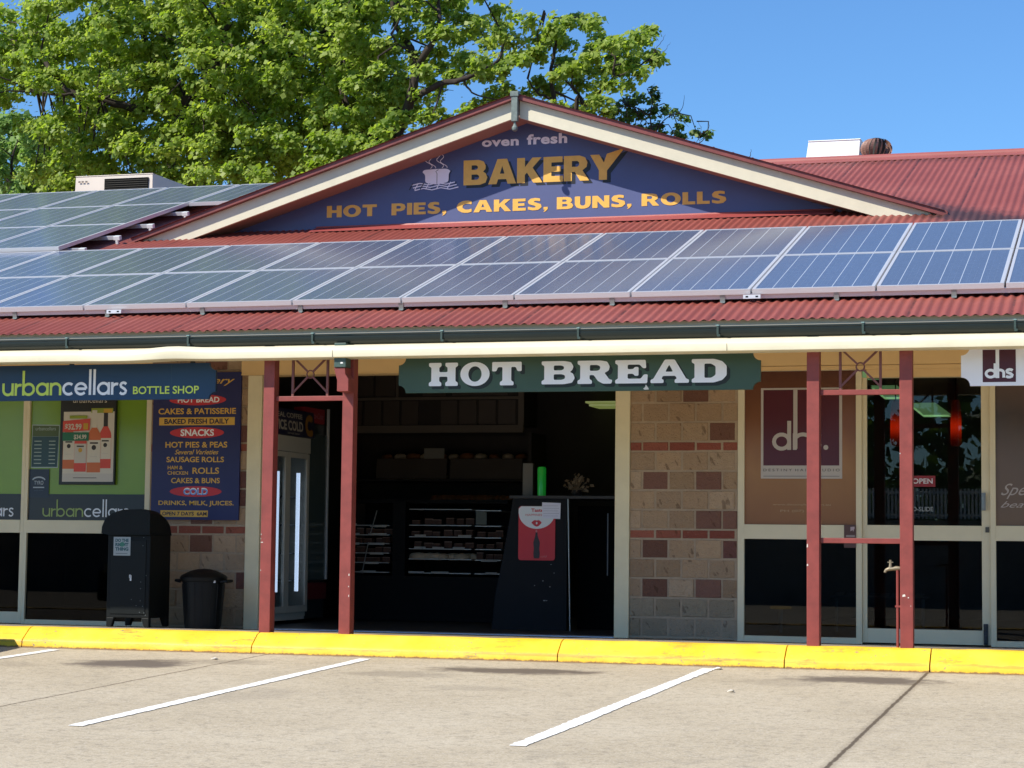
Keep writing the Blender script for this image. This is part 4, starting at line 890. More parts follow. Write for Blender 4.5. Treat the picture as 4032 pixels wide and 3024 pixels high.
for k in range(32):
    if k % 2 == 0:
        a = 2*math.pi*k/32; mb.tube([(c0[0]+.163*math.cos(a), c0[1]+.163*math.sin(a), zb+.03), (c0[0]+.192*math.cos(a), c0[1]+.192*math.sin(a), zb+.41)], .006, 5)
mb.build('bin_body', MPL, t, smooth=True)
mb = MB(); mb.lathe([(.215, .445), (.218, .47), (.20, .492), (.12, .53), (.06, .545), (0, .55)], (*c0, zb), 32); mb.build('lid', MPL, t, smooth=True)
for sg in (-1, 1):
    mb = MB(); x = c0[0]+sg*.2; mb.tube([(x, c0[1]-.07, zb+.43), (x+sg*.05, c0[1]-.06, zb+.44), (x+sg*.055, c0[1]+.06, zb+.44), (x, c0[1]+.07, zb+.43)], .014, 7); mb.build('handle', MPL, t, smooth=True)
mb = MB(); mb.flat([(c0[0]+.155, .36), (c0[0]+.178, .36), (c0[0]+.17, .405)], c0[1]-.125, 0); mb.build('tag', M_WHITE, t)
t = thing('garden_tap', 'old brass tap on a red pipe running up the right hand post', 'tap', (1.885, -2.155, -.02))
mb = MB(); mb.tube([(1.886, -2.16, -.02), (1.886, -2.16, .56), (1.884, -2.16, .585)], .0105, 8); mb.box(1.868, 1.91, -2.172, -2.148, .30, .315); mb.build('pipe', M_POST, t, smooth=True)
MTB = mat('painted_brass', '8c806a', .45, metal=.3, var=.3, vscale=60); mb = MB()
mb.tube([(1.905, -2.16, .592), (1.875, -2.16, .593), (1.85, -2.16, .588), (1.825, -2.16, .588), (1.80, -2.16, .578), (1.792, -2.16, .56)], [.014, .017, .013, .016, .012, .011], 10); mb.tube([(1.833, -2.16, .588), (1.833, -2.16, .632)], [.014, .009], 8); mb.build('tap_body', MTB, t, smooth=True)
mb = MB(); mb.tube([(1.833, -2.16, .63), (1.833, -2.16, .655)], [.007, .009], 8); mb.box(1.812, 1.854, -2.165, -2.155, .634, .641); mb.build('tap_handle', MTB, t)

# ------------------------------------------------------------------ inside the bakery
FX = -4.38; MFR = mat('fridge_grey', 'bcb8ac', .45); MFD = mat('fridge_dark_inside', '2a2e32', .4); MTUBE = mat('cool_light_tube', 'ffffff', .4, emit='d4e2ff', estr=1.0)
G_FR = glass('fridge_glass', (.75, .8, .82), .7)
t = thing('drinks_fridge', 'two door drinks fridge with navy ICE COLD header and lit tubes', 'fridge', (-4.7, 1.07, -.07))
mb = MB(); mb.box(-5.06, FX-.03, .58, .60, 0, 1.78); mb.box(-5.06, FX-.03, 1.53, 1.555, 0, 1.78); mb.box(-5.06, -5.04, .6, 1.53, 0, 1.78); mb.box(-5.04, FX-.03, .6, 1.53, -.03, .04); mb.box(-5.06, FX, .58, 1.555, 1.632, 1.785)
mb.build('cabinet', MFR, t)
mb = MB(); mb.box(-5.036, -5.03, .6, 1.53, .04, 1.63); 
for z in (.35, .62, .9, 1.18): mb.box(-5.03, FX-.08, .6, 1.53, z, z+.012)
mb.build('shelves', MFD, t)
for a, b in ((.6, 1.06), (1.0, 1.54)):
    a = .6 if a < .9 else .985; b = .98 if a < .9 else 1.535
    mb = MB(); mb.box(FX-.03, FX, a, a+.06, .045, 1.625); mb.box(FX-.03, FX, b-.06, b, .045, 1.625); mb.box(FX-.03, FX, a+.06, b-.06, 1.575, 1.625); mb.box(FX-.03, FX, a+.06, b-.06, .045, .11)
    dd = mb.build('fridge_door', MFR, t); mb = MB(); mb.box(FX-.02, FX-.014, a+.06, b-.06, .11, 1.575); mb.build('pane', G_FR, dd)
    mb = MB(); yy = .825 if a < .9 else 1.335; mb.tube([(FX-.038, yy, .25), (FX-.038, yy, 1.43)], .013 if a < .9 else .02, 10); mb.build('light_tube', MTUBE, t)
mb = MB(); mb.add([(FX-.12, .56, 1.79), (FX-.12, 1.62, 1.79), (FX+.02, 1.62, 1.79), (FX+.02, .56, 1.79), (FX-.12, .56, 2.05), (FX-.12, 1.62, 2.05), (FX+.0, 1.62, 2.05), (FX+.0, .56, 2.05)], [[3, 2, 1, 0], [4, 5, 6, 7], [0, 1, 5, 4], [1, 2, 6, 5], [2, 3, 7, 6], [3, 0, 4, 7]])
hd = mb.build('header_sign', mat('header_navy', '20213f', .4), t)
mb = MB(); mb.text_on('ICE COLD', (FX+.018, .69, 1.838), (0, .62, 0), (-.008, 0, .1), 0, bold=.03); mb.text_on('REAL COFFEE', (FX+.010, .60, 1.963), (0, .7, 0), (-.004, 0, .05), 0, bold=.02); mb.text_on('served here', (FX+.0215, .9, 1.803), (0, .3, 0), (-.002, 0, .022), 0)
for k in range(3): mb.text_on('C', (FX+.022-.004*k, 1.36+.03*k, 1.80+.03*k), (0, .2-.05*k, 0), (-.010, 0, .22-.06*k), 1, bold=.03)
mb.build('lettering', [mat('header_cream', 'c2b8a8', .5), mat('header_gold', '9a6b26', .5)], hd)
t = thing('drinks_fridge', 'tall drinks fridge with red header standing behind the ICE COLD fridge', 'fridge', (-4.7, 1.83, -.07))
mb = MB(); mb.box(-5.06, FX-.05, 1.58, 2.1, -.03, 1.95); mb.build('cabinet', mat('fridge_teal_black', '252b2c', .4), t)
mb = MB(); mb.box(FX-.05, FX-.02, 1.585, 2.095, .36, 1.84); mb.build('fridge_door', mat('fridge_grey_green_glass', '4a5654', .12), t)
mb = MB(); mb.box(FX-.03, FX-.005, 2.06, 2.085, .36, 2.12); mb.build('trim', M_ALU, t)
mb = MB(); mb.box(FX-.05, FX-.018, 1.585, 2.095, .16, .33); mb.build('base_panel', mat('fridge_base_red', '6a1f22', .4), t)
mb = MB(); mb.box(FX-.15, FX-.02, 1.46, 1.97, 1.955, 2.105, 0); mb.text_on('Coca-Cola', (FX-.0185, 1.56, 2.0), (0, .36, 0), (0, 0, .06), 1, shear=.3); mb.build('header_sign', [mat('header_red', '9c2230', .4), mat('header_pale', 'b08088', .4)], t)

MWOOD = mat('dark_shop_joinery', '3c322a', .6, var=.2, vscale=6); MPANE = mat('cupboard_brown_panel', '5d5046', .45, var=.1, vscale=3); MEDGE = mat('joinery_edge', '7d7062', .6)
t = thing('wall_cupboard', 'long row of brown panelled cupboards high on the bakery back wall', 'cupboard', (-3.9, 4.4, 2.06))
mb = MB(); mb.box(-5.05, -2.9, 4.22, 4.7, 2.07, 2.72); mb.build('carcass', MWOOD, t)
mb = MB(); mb.box(-5.05, -2.9, 4.18, 4.22, 2.365, 2.395); mb.box(-5.05, -2.9, 4.16, 4.22, 1.99, 2.072); mb.box(-2.965, -2.9, 4.19, 4.218, 2.073, 2.72); mb.box(-4.42, -4.395, 4.19, 4.218, 2.396, 2.72); mb.build('edge_trim', MEDGE, t)
for a, b in ((-5.03, -4.83), (-4.80, -4.60), (-4.57, -4.38), (-4.35, -4.15), (-3.88, -3.69), (-3.66, -3.46), (-3.43, -3.23), (-3.2, -3.0)):
    mb = MB(); mb.box(a, b, 4.20, 4.219, 2.085, 2.355); mb.build('cupboard_panel', MPANE, t)
for a, b in ((-5.03, -4.70), (-4.67, -4.43), (-4.1, -3.83), (-3.75, -3.1)):
    mb = MB(); mb.box(a, b, 4.20, 4.219, 2.41, 2.7); mb.build('cupboard_panel', MPANE, t)
t = thing('bread_shelf', 'dark bread shelves along the bakery back wall', 'shelf', (-3.9, 4.3, 0))
mb = MB(); 
for z in (1.44, 1.18, .8): mb.box(-5.0, -2.8, 4.1, 4.7, z, z+.02)
mb.box(-2.82, -2.78, 4.1, 4.7, -.06, 1.98); mb.box(-5.0, -2.8, 4.68, 4.7, -.06, 1.98); mb.build('shelving', MWOOD, t)
for a, b in ((-4.62, -3.78), (-3.74, -2.9)):
    mb = MB(); mb.obox((a, 4.12, 1.47), (b-a, 0, 0), (0, .03, .225), (0, .012, 0)); mb.build('tray_back', MPANE, t)
t = thing('paper_notice', 'blank paper notice hanging over the bread shelves', 'notice', (-3.85, 3.9, 1.69)); mb = MB(); mb.box(-3.97, -3.732, 3.9, 3.904, 1.686, 1.8); mb.build('sheet', mat('grey_paper', '8d887c', .7), t)
mb = MB(); mb.lathe([(.0, -.032), (.05, -.03), (.07, -.01), (.066, .015), (.04, .035), (0, .042)], (0, 0, 0), 10); MROLL = [mat('bread_crust', '8a5428', .7, var=.3, vscale=30), mat('pale_bun', 'c2ad90', .7, var=.2, vscale=30)]
roll0 = mb.build('bread_roll', MROLL[0], None, smooth='all'); roll1 = roll0.copy(); roll1.data = roll0.data.copy(); roll1.data.materials[0] = MROLL[1]; COL.objects.link(roll1)
used = [False, False]
def roll(x, y, z, kind, label, grp):
    src = (roll0, roll1)[kind]
    o = src if not used[kind] else src.copy()
    if used[kind]: COL.objects.link(o)
    used[kind] = True
    o.location = (x, y, z); o.rotation_euler = (0, 0, random.uniform(0, 6)); s = random.uniform(.85, 1.15); o.scale = (s*1.2, s, s); tag(o, label, 'bread roll', grp)
for i in range(14): roll(-3.62+.061*i+random.uniform(-.015, .015), 3.35+random.uniform(-.03, .03), 1.225, 0, 'brown crusty roll on the counter top behind the display case', 'crusty rolls on the counter')
for i in range(16): roll(-3.6+.041*i, 2.52+random.uniform(0, .12), .602, 1, 'pale bun in the display case on the lit lower shelf', 'pale buns in the display case')
for i in range(8): roll(-4.6+.1*i, 4.25+random.uniform(0, .1), 1.50, 1, 'pale loaf on the back bread shelf under the trays', 'pale loaves on the back shelf')
mb = MB(); mb.box(-.045, .045, -.03, .03, 0, .05); mb.box(-.043, .043, -.028, .028, .05, .058, 1); cake0 = mb.build('cake_slice', [mat('brown_sponge', '4c3020', .7, var=.3, vscale=25), mat('pale_icing', '7c6050', .5)], None)
first_c = True
for x0, x1, z, n in ((-3.58, -2.98, .695, 6), (-3.58, -2.98, .82, 6), (-3.58, -2.98, .94, 6), (-2.86, -2.66, .585, 3), (-2.86, -2.66, .695, 3), (-2.86, -2.66, .815, 3), (-4.28, -3.9, .54, 5), (-4.28, -3.9, .64, 5), (-4.28, -3.9, .74, 5), (-4.28, -3.9, .83, 5)):
    for i in range(n):
        o = cake0 if first_c else cake0.copy()
        if not first_c: COL.objects.link(o)
        first_c = False; o.location = (x0+(x1-x0)*i/(n-1)+random.uniform(-.015, .015), 2.55+random.uniform(-.02, .05), z); o.rotation_euler = (0, 0, random.uniform(-.3, .3)); q = random.uniform(.8, 1.15); o.scale = (q, q, random.uniform(.7, 1.2)); tag(o, 'small brown iced cake slice standing on a shelf of the display case', 'cake', 'cake slices in the display case')
for i in range(11):
    z_ = 1.70 if i < 6 else 1.80
    roll(-4.55+.16*i, 4.3, 1.72, i % 2, ('brown loaf' if i % 2 == 0 else 'pale loaf')+' on top of the trays on the back bread shelf', 'loaves above the trays')
MSTEEL = mat('display_steel', 'a8a8a4', .35, metal=.6); MCARD = mat('price_card', 'a8a69e', .6)
t = thing('display_case', 'glass fronted cake display case with price cards in the bakery', 'display case', (-3.4, 2.7, -.07))
mb = MB(); mb.box(-4.35, -2.6, 2.42, 3.1, -.06, .40); mb.box(-4.35, -2.6, 3.08, 3.1, .4, 1.16); mb.box(-4.35, -2.6, 2.6, 3.1, 1.16, 1.2); mb.box(-3.8, -3.66, 2.43, 3.05, .40, 1.17); mb.build('case_body', mat('display_black', '0d0d0e', .6, spec=.15), t)
mb = MB()
for a, b, zs in ((-3.62, -2.94, (.43, .575, .68, .805, .925, 1.09)), (-2.9, -2.62, (.43, .57, .68, .80, .92, 1.08)), (-4.33, -3.84, (.43, .53, .63, .73, .82, .92))):
    for z in zs: mb.box(a, b, 2.44, 2.95, z, z+.008)
mb.build('shelves', MSTEEL, t)
for x, z, w_ in ((-3.555, .81, .12), (-3.08, .81, .14), (-3.56, .685, .125), (-3.36, .685, .125), (-3.14, .685, .13), (-3.62, .43, .17), (-3.37, .43, .19), (-4.3, .92, .1), (-4.05, .905, .18), (-4.07, .82, .2), (-4.29, .82, .12), (-4.07, .72, .18), (-4.29, .72, .12), (-4.05, .62, .15), (-4.12, .52, .17), (-4.15, .43, .17), (-2.83, .56, .17), (-2.78, .43, .12)):
    mb = MB(); mb.box(x, x+w_, 2.432, 2.438, z, z+.022); mb.build('price_card', MCARD, t)
mb = MB(); mb.box(-2.89, -2.775, 2.428, 2.434, .94, 1.075); mb.build('notice_card', mat('grey_green_card', '6f766c', .6), t)
mb = MB(); mb.tube([(-3.965, 2.40, 1.078), (-4.035, 2.40, .83)], .006, 6); mb.tube([(-4.055, 2.40, .745), (-4.12, 2.40, .425)], .006, 6); mb.build('edge_trim', MSTEEL, t)
for x, z, a, b in ((-4.075, 1.163, .17, .033), (-3.705, 1.165, .14, .03), (-4.073, 1.085, .11, .06)):
    mb = MB(); mb.box(x, x+a, 3.39, 3.396, z, z+b); o = mb.build('price_label', MCARD, None); tag(o, 'pale price label %s on the counter behind the display case' % ('wide and leftmost' if z == 1.163 else 'to the right' if x > -4 else 'small and lowest'), 'label', 'labels behind the display case')
t = thing('back_counter', 'dark counter behind the display case carrying crusty rolls', 'counter', (-3.6, 3.6, -.07)); mb = MB(); mb.box(-4.6, -2.4, 3.4, 3.7, -.06, 1.19); mb.build('counter_body', MWOOD, t)
t = thing('shop_counter', 'charcoal counter end panel with sloping left edge and red poster', 'counter', (-1.9, 1.3, -.07))
MCT = mat('charcoal_panel', '141518', .6, spec=.2, var=.15, vscale=8)
mb = MB(); mb.prism([(-2.27, -.078), (-1.53, -.078), (-1.535, 1.176), (-2.072, 1.176), (-2.1, 1.0), (-2.17, .6), (-2.24, .25)], 1.0, 1.04); mb.box(-1.56, -1.0, 1.5, 2.0, -.07, 1.12, 1); mb.build('counter_body', [MCT, M_DARK], t, bevel=.004)  # near-black box on the right stands in for the dark void there
mb = MB(); mb.box(-2.1, -.9, .98, 2.0, 1.178, 1.205); mb.build('counter_top', mat('counter_top_dark', '26221e', .5), t)
mb = MB()
for x, z, a in ((-1.77, .395, .01), (-1.70, .34, .008), (-1.76, .21, .022), (-1.73, .21, .008), (-1.66, .47, .007), (-1.69, .55, .006), (-1.85, .35, .006)): mb.rect(x, x+a, z, z+.008, .9985, 0)
mb.build('scuffs', mat('scuff_white', '9a9a98', .6), t)
mb = MB(); mb.tube([(-1.521, .985, 1.174), (-1.491, .985, -.068)], .0075, 6); mb.build('edge_trim', MSTEEL, t)
for x0, x1 in ((-1.262, -1.25), (-1.083, -1.075)):
    mb = MB(); mb.box(x0, x1, 1.48, 1.5, .45, 1.05); mb.build('edge_trim', mat('dull_steel', '5d6266', .4, metal=.5), t)
t = thing('counter_poster', 'red poster with white face, red lips and a dark bottle on the charcoal counter', 'poster', (-1.82, .99, .58))
yp = .992; mb = MB(); V, F = fill2d([round_corners([(-2.01, .592), (-1.648, .592), (-1.648, 1.105), (-2.01, 1.105)], .03)]); mb.add([(a, yp, b) for a, b in V], F, 0)
mb.flat([(-2.01, 1.04)]+[(-1.83+.178*math.cos(R_(a)), 1.04+.15*math.sin(R_(a))) for a in range(195, 350, 8)]+[(-1.65, 1.04), (-1.65, 1.08), (-1.675, 1.104), (-1.985, 1.104), (-2.009, 1.08)], yp-.001, 1)
V, F = fill2d([round_corners([(-1.885, .95), (-1.85, .917), (-1.83, .91), (-1.81, .917), (-1.778, .95), (-1.81, .975), (-1.83, .968), (-1.85, .975)], .012)]); mb.add([(a, yp-.002, b) for a, b in V], F, 0)
mb.ell(-1.83, .944, .009, .012, yp-.003, 1, 10); mb.ell(-1.832, .868, .009, .014, yp-.002, 3, 10)
V, F = fill2d([round_corners([(-1.856, .61), (-1.80, .61), (-1.796, .66), (-1.803, .70), (-1.796, .76), (-1.818, .82), (-1.822, .86), (-1.84, .86), (-1.844, .82), (-1.862, .76), (-1.855, .70), (-1.861, .66)], .012)]); mb.add([(a, yp-.002, b) for a, b in V], F, 2)
mb.text('Taste', -1.885, -1.765, 1.05, 1.083, yp-.002, 0, bold=.03); mb.text('HAPPINESS', -1.94, -1.76, 1.012, 1.032, yp-.002, 0, bold=.0); mb.text('cold', -1.79, -1.725, .62, .642, yp-.002, 3, shear=.3)
mb.build('poster_print', [mat('poster_bright_red', 'd02a34', .45), mat('poster_pale_grey', 'eceeef', .5), mat('poster_bottle_black', '241a20', .4), mat('poster_pink', 'd07a78', .5)], t)
t = thing('paper_notice', 'white handwritten paper taped over the corner of the red poster', 'notice', (-1.69, .985, .985)); mb = MB(); mb.add([(-1.778, .986, .992), (-1.598, .986, .985), (-1.594, .986, 1.136), (-1.777, .986, 1.142)], [[0, 1, 2, 3]]); 
for i in range(5): mb.rect(-1.765, -1.62+.01*(i % 2), 1.012+.024*i, 1.0145+.024*i, .985, 1)
mb.build('sheet', [mat('white_paper', 'eceaf6', .6), mat('faint_ink', 'a9a6b8', .6)], t)
t = thing('green_bottle_display', 'tall bright green cylinder standing on the bakery counter', 'display', (-1.815, 1.1, 1.205)); mb = MB(); mb.lathe([(.04, 0), (.042, .26), (.036, .275), (.0, .28)], (-1.815, 1.1, 1.206), 20); mb.build('cylinder', mat('glowing_green_plastic', '1f9a34', .2, emit='1f9a34', estr=.12), t, smooth=True)  # plastic is given a faint green glow though it is no lamp
mb = MB(); mb.tube([(-1.765, 1.1, 1.23), (-1.762, 1.1, 1.40), (-1.785, 1.1, 1.42)], .006, 6); mb.build('clip', M_DARK, t)
t = thing('upright_menu_card', 'tall grey card box standing left of the green cylinder', 'card', (-2.01, 1.3, 1.205)); mb = MB(); mb.box(-2.062, -1.962, 1.3, 1.36, 1.206, 1.525); mb.build('card', mat('grey_card', '6d665c', .6), t)
t = thing('dried_flower_arrangement', 'loose pale dried flower bunch on the counter right of the green cylinder', 'flowers', (-1.52, 1.3, 1.205)); mb = MB()
for i in range(60):
    a = random.uniform(0, 6.3); r = random.uniform(.02, .16); p = Vector((-1.52+r*math.cos(a), 1.3+r*.5*math.sin(a), 1.25+random.uniform(0, .2)*(1-r*3))); s_ = random.uniform(.012, .03)
    d1 = Vector((random.uniform(-1, 1), random.uniform(-1, 1), random.uniform(-1, 1))).normalized()*s_; d2 = d1.orthogonal().normalized()*s_*.7; mb.quad(p-d1, p-d2, p+d1, p+d2); mb.tube([(-1.52, 1.3, 1.26), p], .002, 4, cap=False)
mb.build('flowers', mat('dried_flower_beige', '9a8468', .7), t)
mb = MB(); mb.lathe([(.04, 0), (.055, .03), (.05, .06), (0, .065)], (-1.52, 1.3, 1.206), 14); mb.build('pot', MWOOD, t)
M_TROF = mat('ceiling_tube_light', 'ffffff', .5, emit='a8b860', estr=.22); M_TROF2 = mat('green_tinted_light', 'ffffff', .5, emit='9ccc86', estr=.22)
for i, (yy, z) in enumerate(((3.3, 2.215), (4.3, 2.2))):
    t = thing('ceiling_light', '%s fluorescent ceiling light at the back right of the bakery' % ('front' if i else 'rear'), 'ceiling light', (-1.6, yy, z), 'bakery ceiling lights')
    o_ = .0 if i == 0 else -.3
    mb = MB(); mb.box(-1.92+o_, -1.3+o_, yy, yy+.45, z+(.0 if i == 0 else .12), z+(.02 if i == 0 else .14)); mb.build('diffuser', M_TROF, t)
# ------------------------------------------------------------------ inside the salon
for i, (x, y, nm) in enumerate(((2.018, 1.8, 'right of the right hand post'), (1.459, 1.8, 'partly hidden by the right hand post'), (2.566, 1.8, 'behind the mottled brown window at the right edge'))):
    t = thing('pendant_lamp', 'glowing orange tube pendant lamp %s' % nm, 'pendant lamp', (x, y, 2.2), 'orange pendant lamps in the salon')
    g = NG('pendant_glow_%d' % i) if i == 0 else None
    if g:
        v, s_ = g.xyz('Generated'); z = s_[2]
        f = g.math('POWER', 2.718, g.math('MULTIPLY', g.math('POWER', g.math('DIVIDE', g.math('SUBTRACT', z, .42), .19), 2), -1))
        g.base(lin('5a1008')); g.put(g.b.inputs['Emission Color'], lin('ff300a')); g.put(g.b.inputs['Emission Strength'], g.math('ADD', g.math('MULTIPLY', f, .5), .012)); MPEND = g.m
    mb = MB(); mb.lathe([(.046, 0), (.051, .02), (.051, .25), (.04, .4), (.03, .43)], (x, y, 1.707), 20); mb.build('shade', MPEND, t, smooth=True)
    mb = MB(); mb.tube([(x, y, 2.13), (x, y, 2.44)], .006, 6); mb.build('cord', M_DARK, t)
for i, (x0, x1, y0, y1, z) in enumerate(((.9, 1.22, 1.9, 2.6, 2.40), (1.2, 1.5, 2.0, 3.0, 2.22), (1.56, 1.86, 2.0, 3.4, 2.05))):
    t = thing('ceiling_light', 'green tinted ceiling light panel inside the salon, %s' % ['highest, above the rail', 'middle one behind the rail', 'lowest, right of the post'][i], 'ceiling light', (x0, y0, z), 'salon ceiling lights')
    mb = MB(); d = .1; mb.add([(x0, y0, z+.06), (x1-.05, y0, z+.06), (x1+.12, y0-.2, z-.07), (x0+.16, y0-.2, z-.07)], [[0, 1, 2, 3]]); mb.add([(x0, y0, z+.08), (x1-.05, y0, z+.08), (x1+.12, y0-.2, z-.05), (x0+.16, y0-.2, z-.05)], [[3, 2, 1, 0]]); mb.build('diffuser', M_TROF2, t)
t = thing('salon_stool', 'stool with an ochre yellow seat seen through the lower left salon window', 'stool', (.42, 1.5, -.066))
mb = MB(); mb.lathe([(.0, 0), (.1, .005), (.105, .02), (.09, .03), (0, .032)], (.417, 1.5, .16), 20); mb.build('seat', mat('ochre_seat_glow', 'b88a2c', .5, emit='b88a2c', estr=.12), t, smooth=True)  # seat colour also glows faintly, added light without a lamp
mb = MB(); mb.tube([(.417, 1.5, -.06), (.417, 1.5, .16)], .02, 8); mb.build('leg', M_GALV, t)
t = thing('magazine_table', 'low table covered with pale magazines inside the salon', 'table', (1.25, 2.1, -.066))
mb = MB(); mb.box(.82, 1.72, 1.95, 2.35, .27, .285); mb.build('tabletop', mat('table_grey', '6a6a68', .4), t)
for i in range(8):
    x = .85+.108*i; mb = MB(); mb.add([(x, 2.0+.03*(i % 2), .290), (x+.085, 2.0, .290), (x+.09, 2.12, .315), (x+.005, 2.13, .315)], [[0, 1, 2, 3]]); o = mb.build('magazine', mat('magazine_pale_%d' % (i % 2), ['a39a94', '8d8f94'][i % 2], .5), None); tag(o, 'pale magazine lying in the row on the low salon table', 'magazine', 'magazines on the salon table')
for x in (.86, 1.68):
    mb = MB(); mb.tube([(x, 2.1, -.06), (x, 2.1, .27)], .015, 6); mb.build('leg', M_GALV, t)

# ------------------------------------------------------------------ trees
def inpoly(x, y, P):
    c = False; j = len(P)-1
    for i in range(len(P)):
        if (P[i][1] > y) != (P[j][1] > y) and x < (P[j][0]-P[i][0])*(y-P[i][1])/(P[j][1]-P[i][1])+P[i][0]: c = not c
        j = i
    return c
def leaf_mat(name, stops, trans=.35):
    g = NG(name); ge = g.node('NewGeometry'); f = ge.outputs['Random Per Island']
    v, s = g.xyz(); n = g.noise(v, .55, 3)
    ff = g.math('ADD', g.math('MULTIPLY', f, .55), g.math('MULTIPLY', g.math('SUBTRACT', n, .27), .9))
    c = g.ramp(ff, *[(p, lin(q)) for p, q in stops]); g.base(c); g.b.inputs['Roughness'].default_value = .45; g.b.inputs['Specular IOR Level'].default_value = .35
    tr = g.node('BsdfTranslucent'); hs = g.node('HueSaturation'); hs.inputs['Saturation'].default_value = 1.15; hs.inputs['Value'].default_value = 1.25; g.L.new(c, hs.inputs['Color']); g.L.new(hs.outputs[0], tr.inputs[0])
    mx = g.node('MixShader'); mx.inputs[0].default_value = trans; g.L.new(g.b.outputs[0], mx.inputs[1]); g.L.new(tr.outputs[0], mx.inputs[2]); g.L.new(mx.outputs[0], g.out.inputs[0]); return g.m
ML_A = leaf_mat('liquidambar_leaf', [(.0, '6e863a'), (.3, '869e46'), (.55, '9db054'), (.8, 'b2c064'), (.955, 'c2ca72'), (.985, 'b47c46')], .6)
ML_D = leaf_mat('dark_glossy_leaf', [(.0, '3c5424'), (.4, '506a2c'), (.75, '6c8838'), (.97, '8aa04a')], .35)
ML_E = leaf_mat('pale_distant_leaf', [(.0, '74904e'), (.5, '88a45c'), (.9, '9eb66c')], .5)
M_BARK = mat('dark_bark', '3b312a', .9, var=.35, vscale=6, bump=.4, bscale=18)
def leaves_mesh(name, C, Rr, nleaf, size, material, parent, squash=.8, droop=.5):
    """C: clump centres (k,3); leaf quads on and inside each clump's shell"""
    k = len(C); tot = k*nleaf
    d = rng.normal(size=(tot, 3)); d /= np.linalg.norm(d, axis=1)[:, None]
    d[:, 2] = np.abs(d[:, 2])*np.where(rng.random(tot) < .72, 1, -1)
    rad = np.repeat(Rr, nleaf)*(rng.random(tot)**.45)
    off = d*rad[:, None]; off[:, 2] *= squash
    # lumpy outline: sub-tufts pull leaves together
    P = np.repeat(C, nleaf, axis=0)+off
    tuft = rng.normal(size=(k, 7, 3)); tuft /= np.linalg.norm(tuft, axis=2)[:, :, None]; tuft[:, :, 2] = np.abs(tuft[:, :, 2])*.9-.15
    tc = C[:, None, :]+tuft*(Rr*.72)[:, None, None]
    pick = tc[np.repeat(np.arange(k), nleaf), rng.integers(0, 7, tot)]
    P = P*.42+pick*.58+rng.normal(size=(tot, 3))*size*.35
    nrm = d*.5+rng.normal(size=(tot, 3))*.45+np.array([-.32, -.42, .6]); nrm /= np.linalg.norm(nrm, axis=1)[:, None]
    ax = d*.6+rng.normal(size=(tot, 3))*.6; ax[:, 2] -= droop; ax -= nrm*(ax*nrm).sum(1)[:, None]; ax /= np.linalg.norm(ax, axis=1)[:, None]
    bx = np.cross(nrm, ax); s = size*rng.uniform(.5, 1.5, tot)[:, None]
    fold = nrm*s*.12
    q = np.stack([P-ax*s*.5, P+bx*s*.46-fold, P+ax*s*.55, P-bx*s*.46-fold], 1).reshape(-1, 3)
    org = np.array(ORG.get(parent.name, (0, 0, 0)))
    me = bpy.data.meshes.new(name); me.vertices.add(tot*4); me.vertices.foreach_set('co', (q-org).astype(np.float32).ravel())
    me.loops.add(tot*4); me.loops.foreach_set('vertex_index', np.arange(tot*4, dtype=np.int32)); me.polygons.add(tot)
    me.polygons.foreach_set('loop_start', np.arange(0, tot*4, 4, dtype=np.int32)); me.polygons.foreach_set('loop_total', np.full(tot, 4, dtype=np.int32))
    me.materials.append(material); me.update(calc_edges=True)
    o = bpy.data.objects.new(name, me); COL.objects.link(o); o.parent = parent; return o
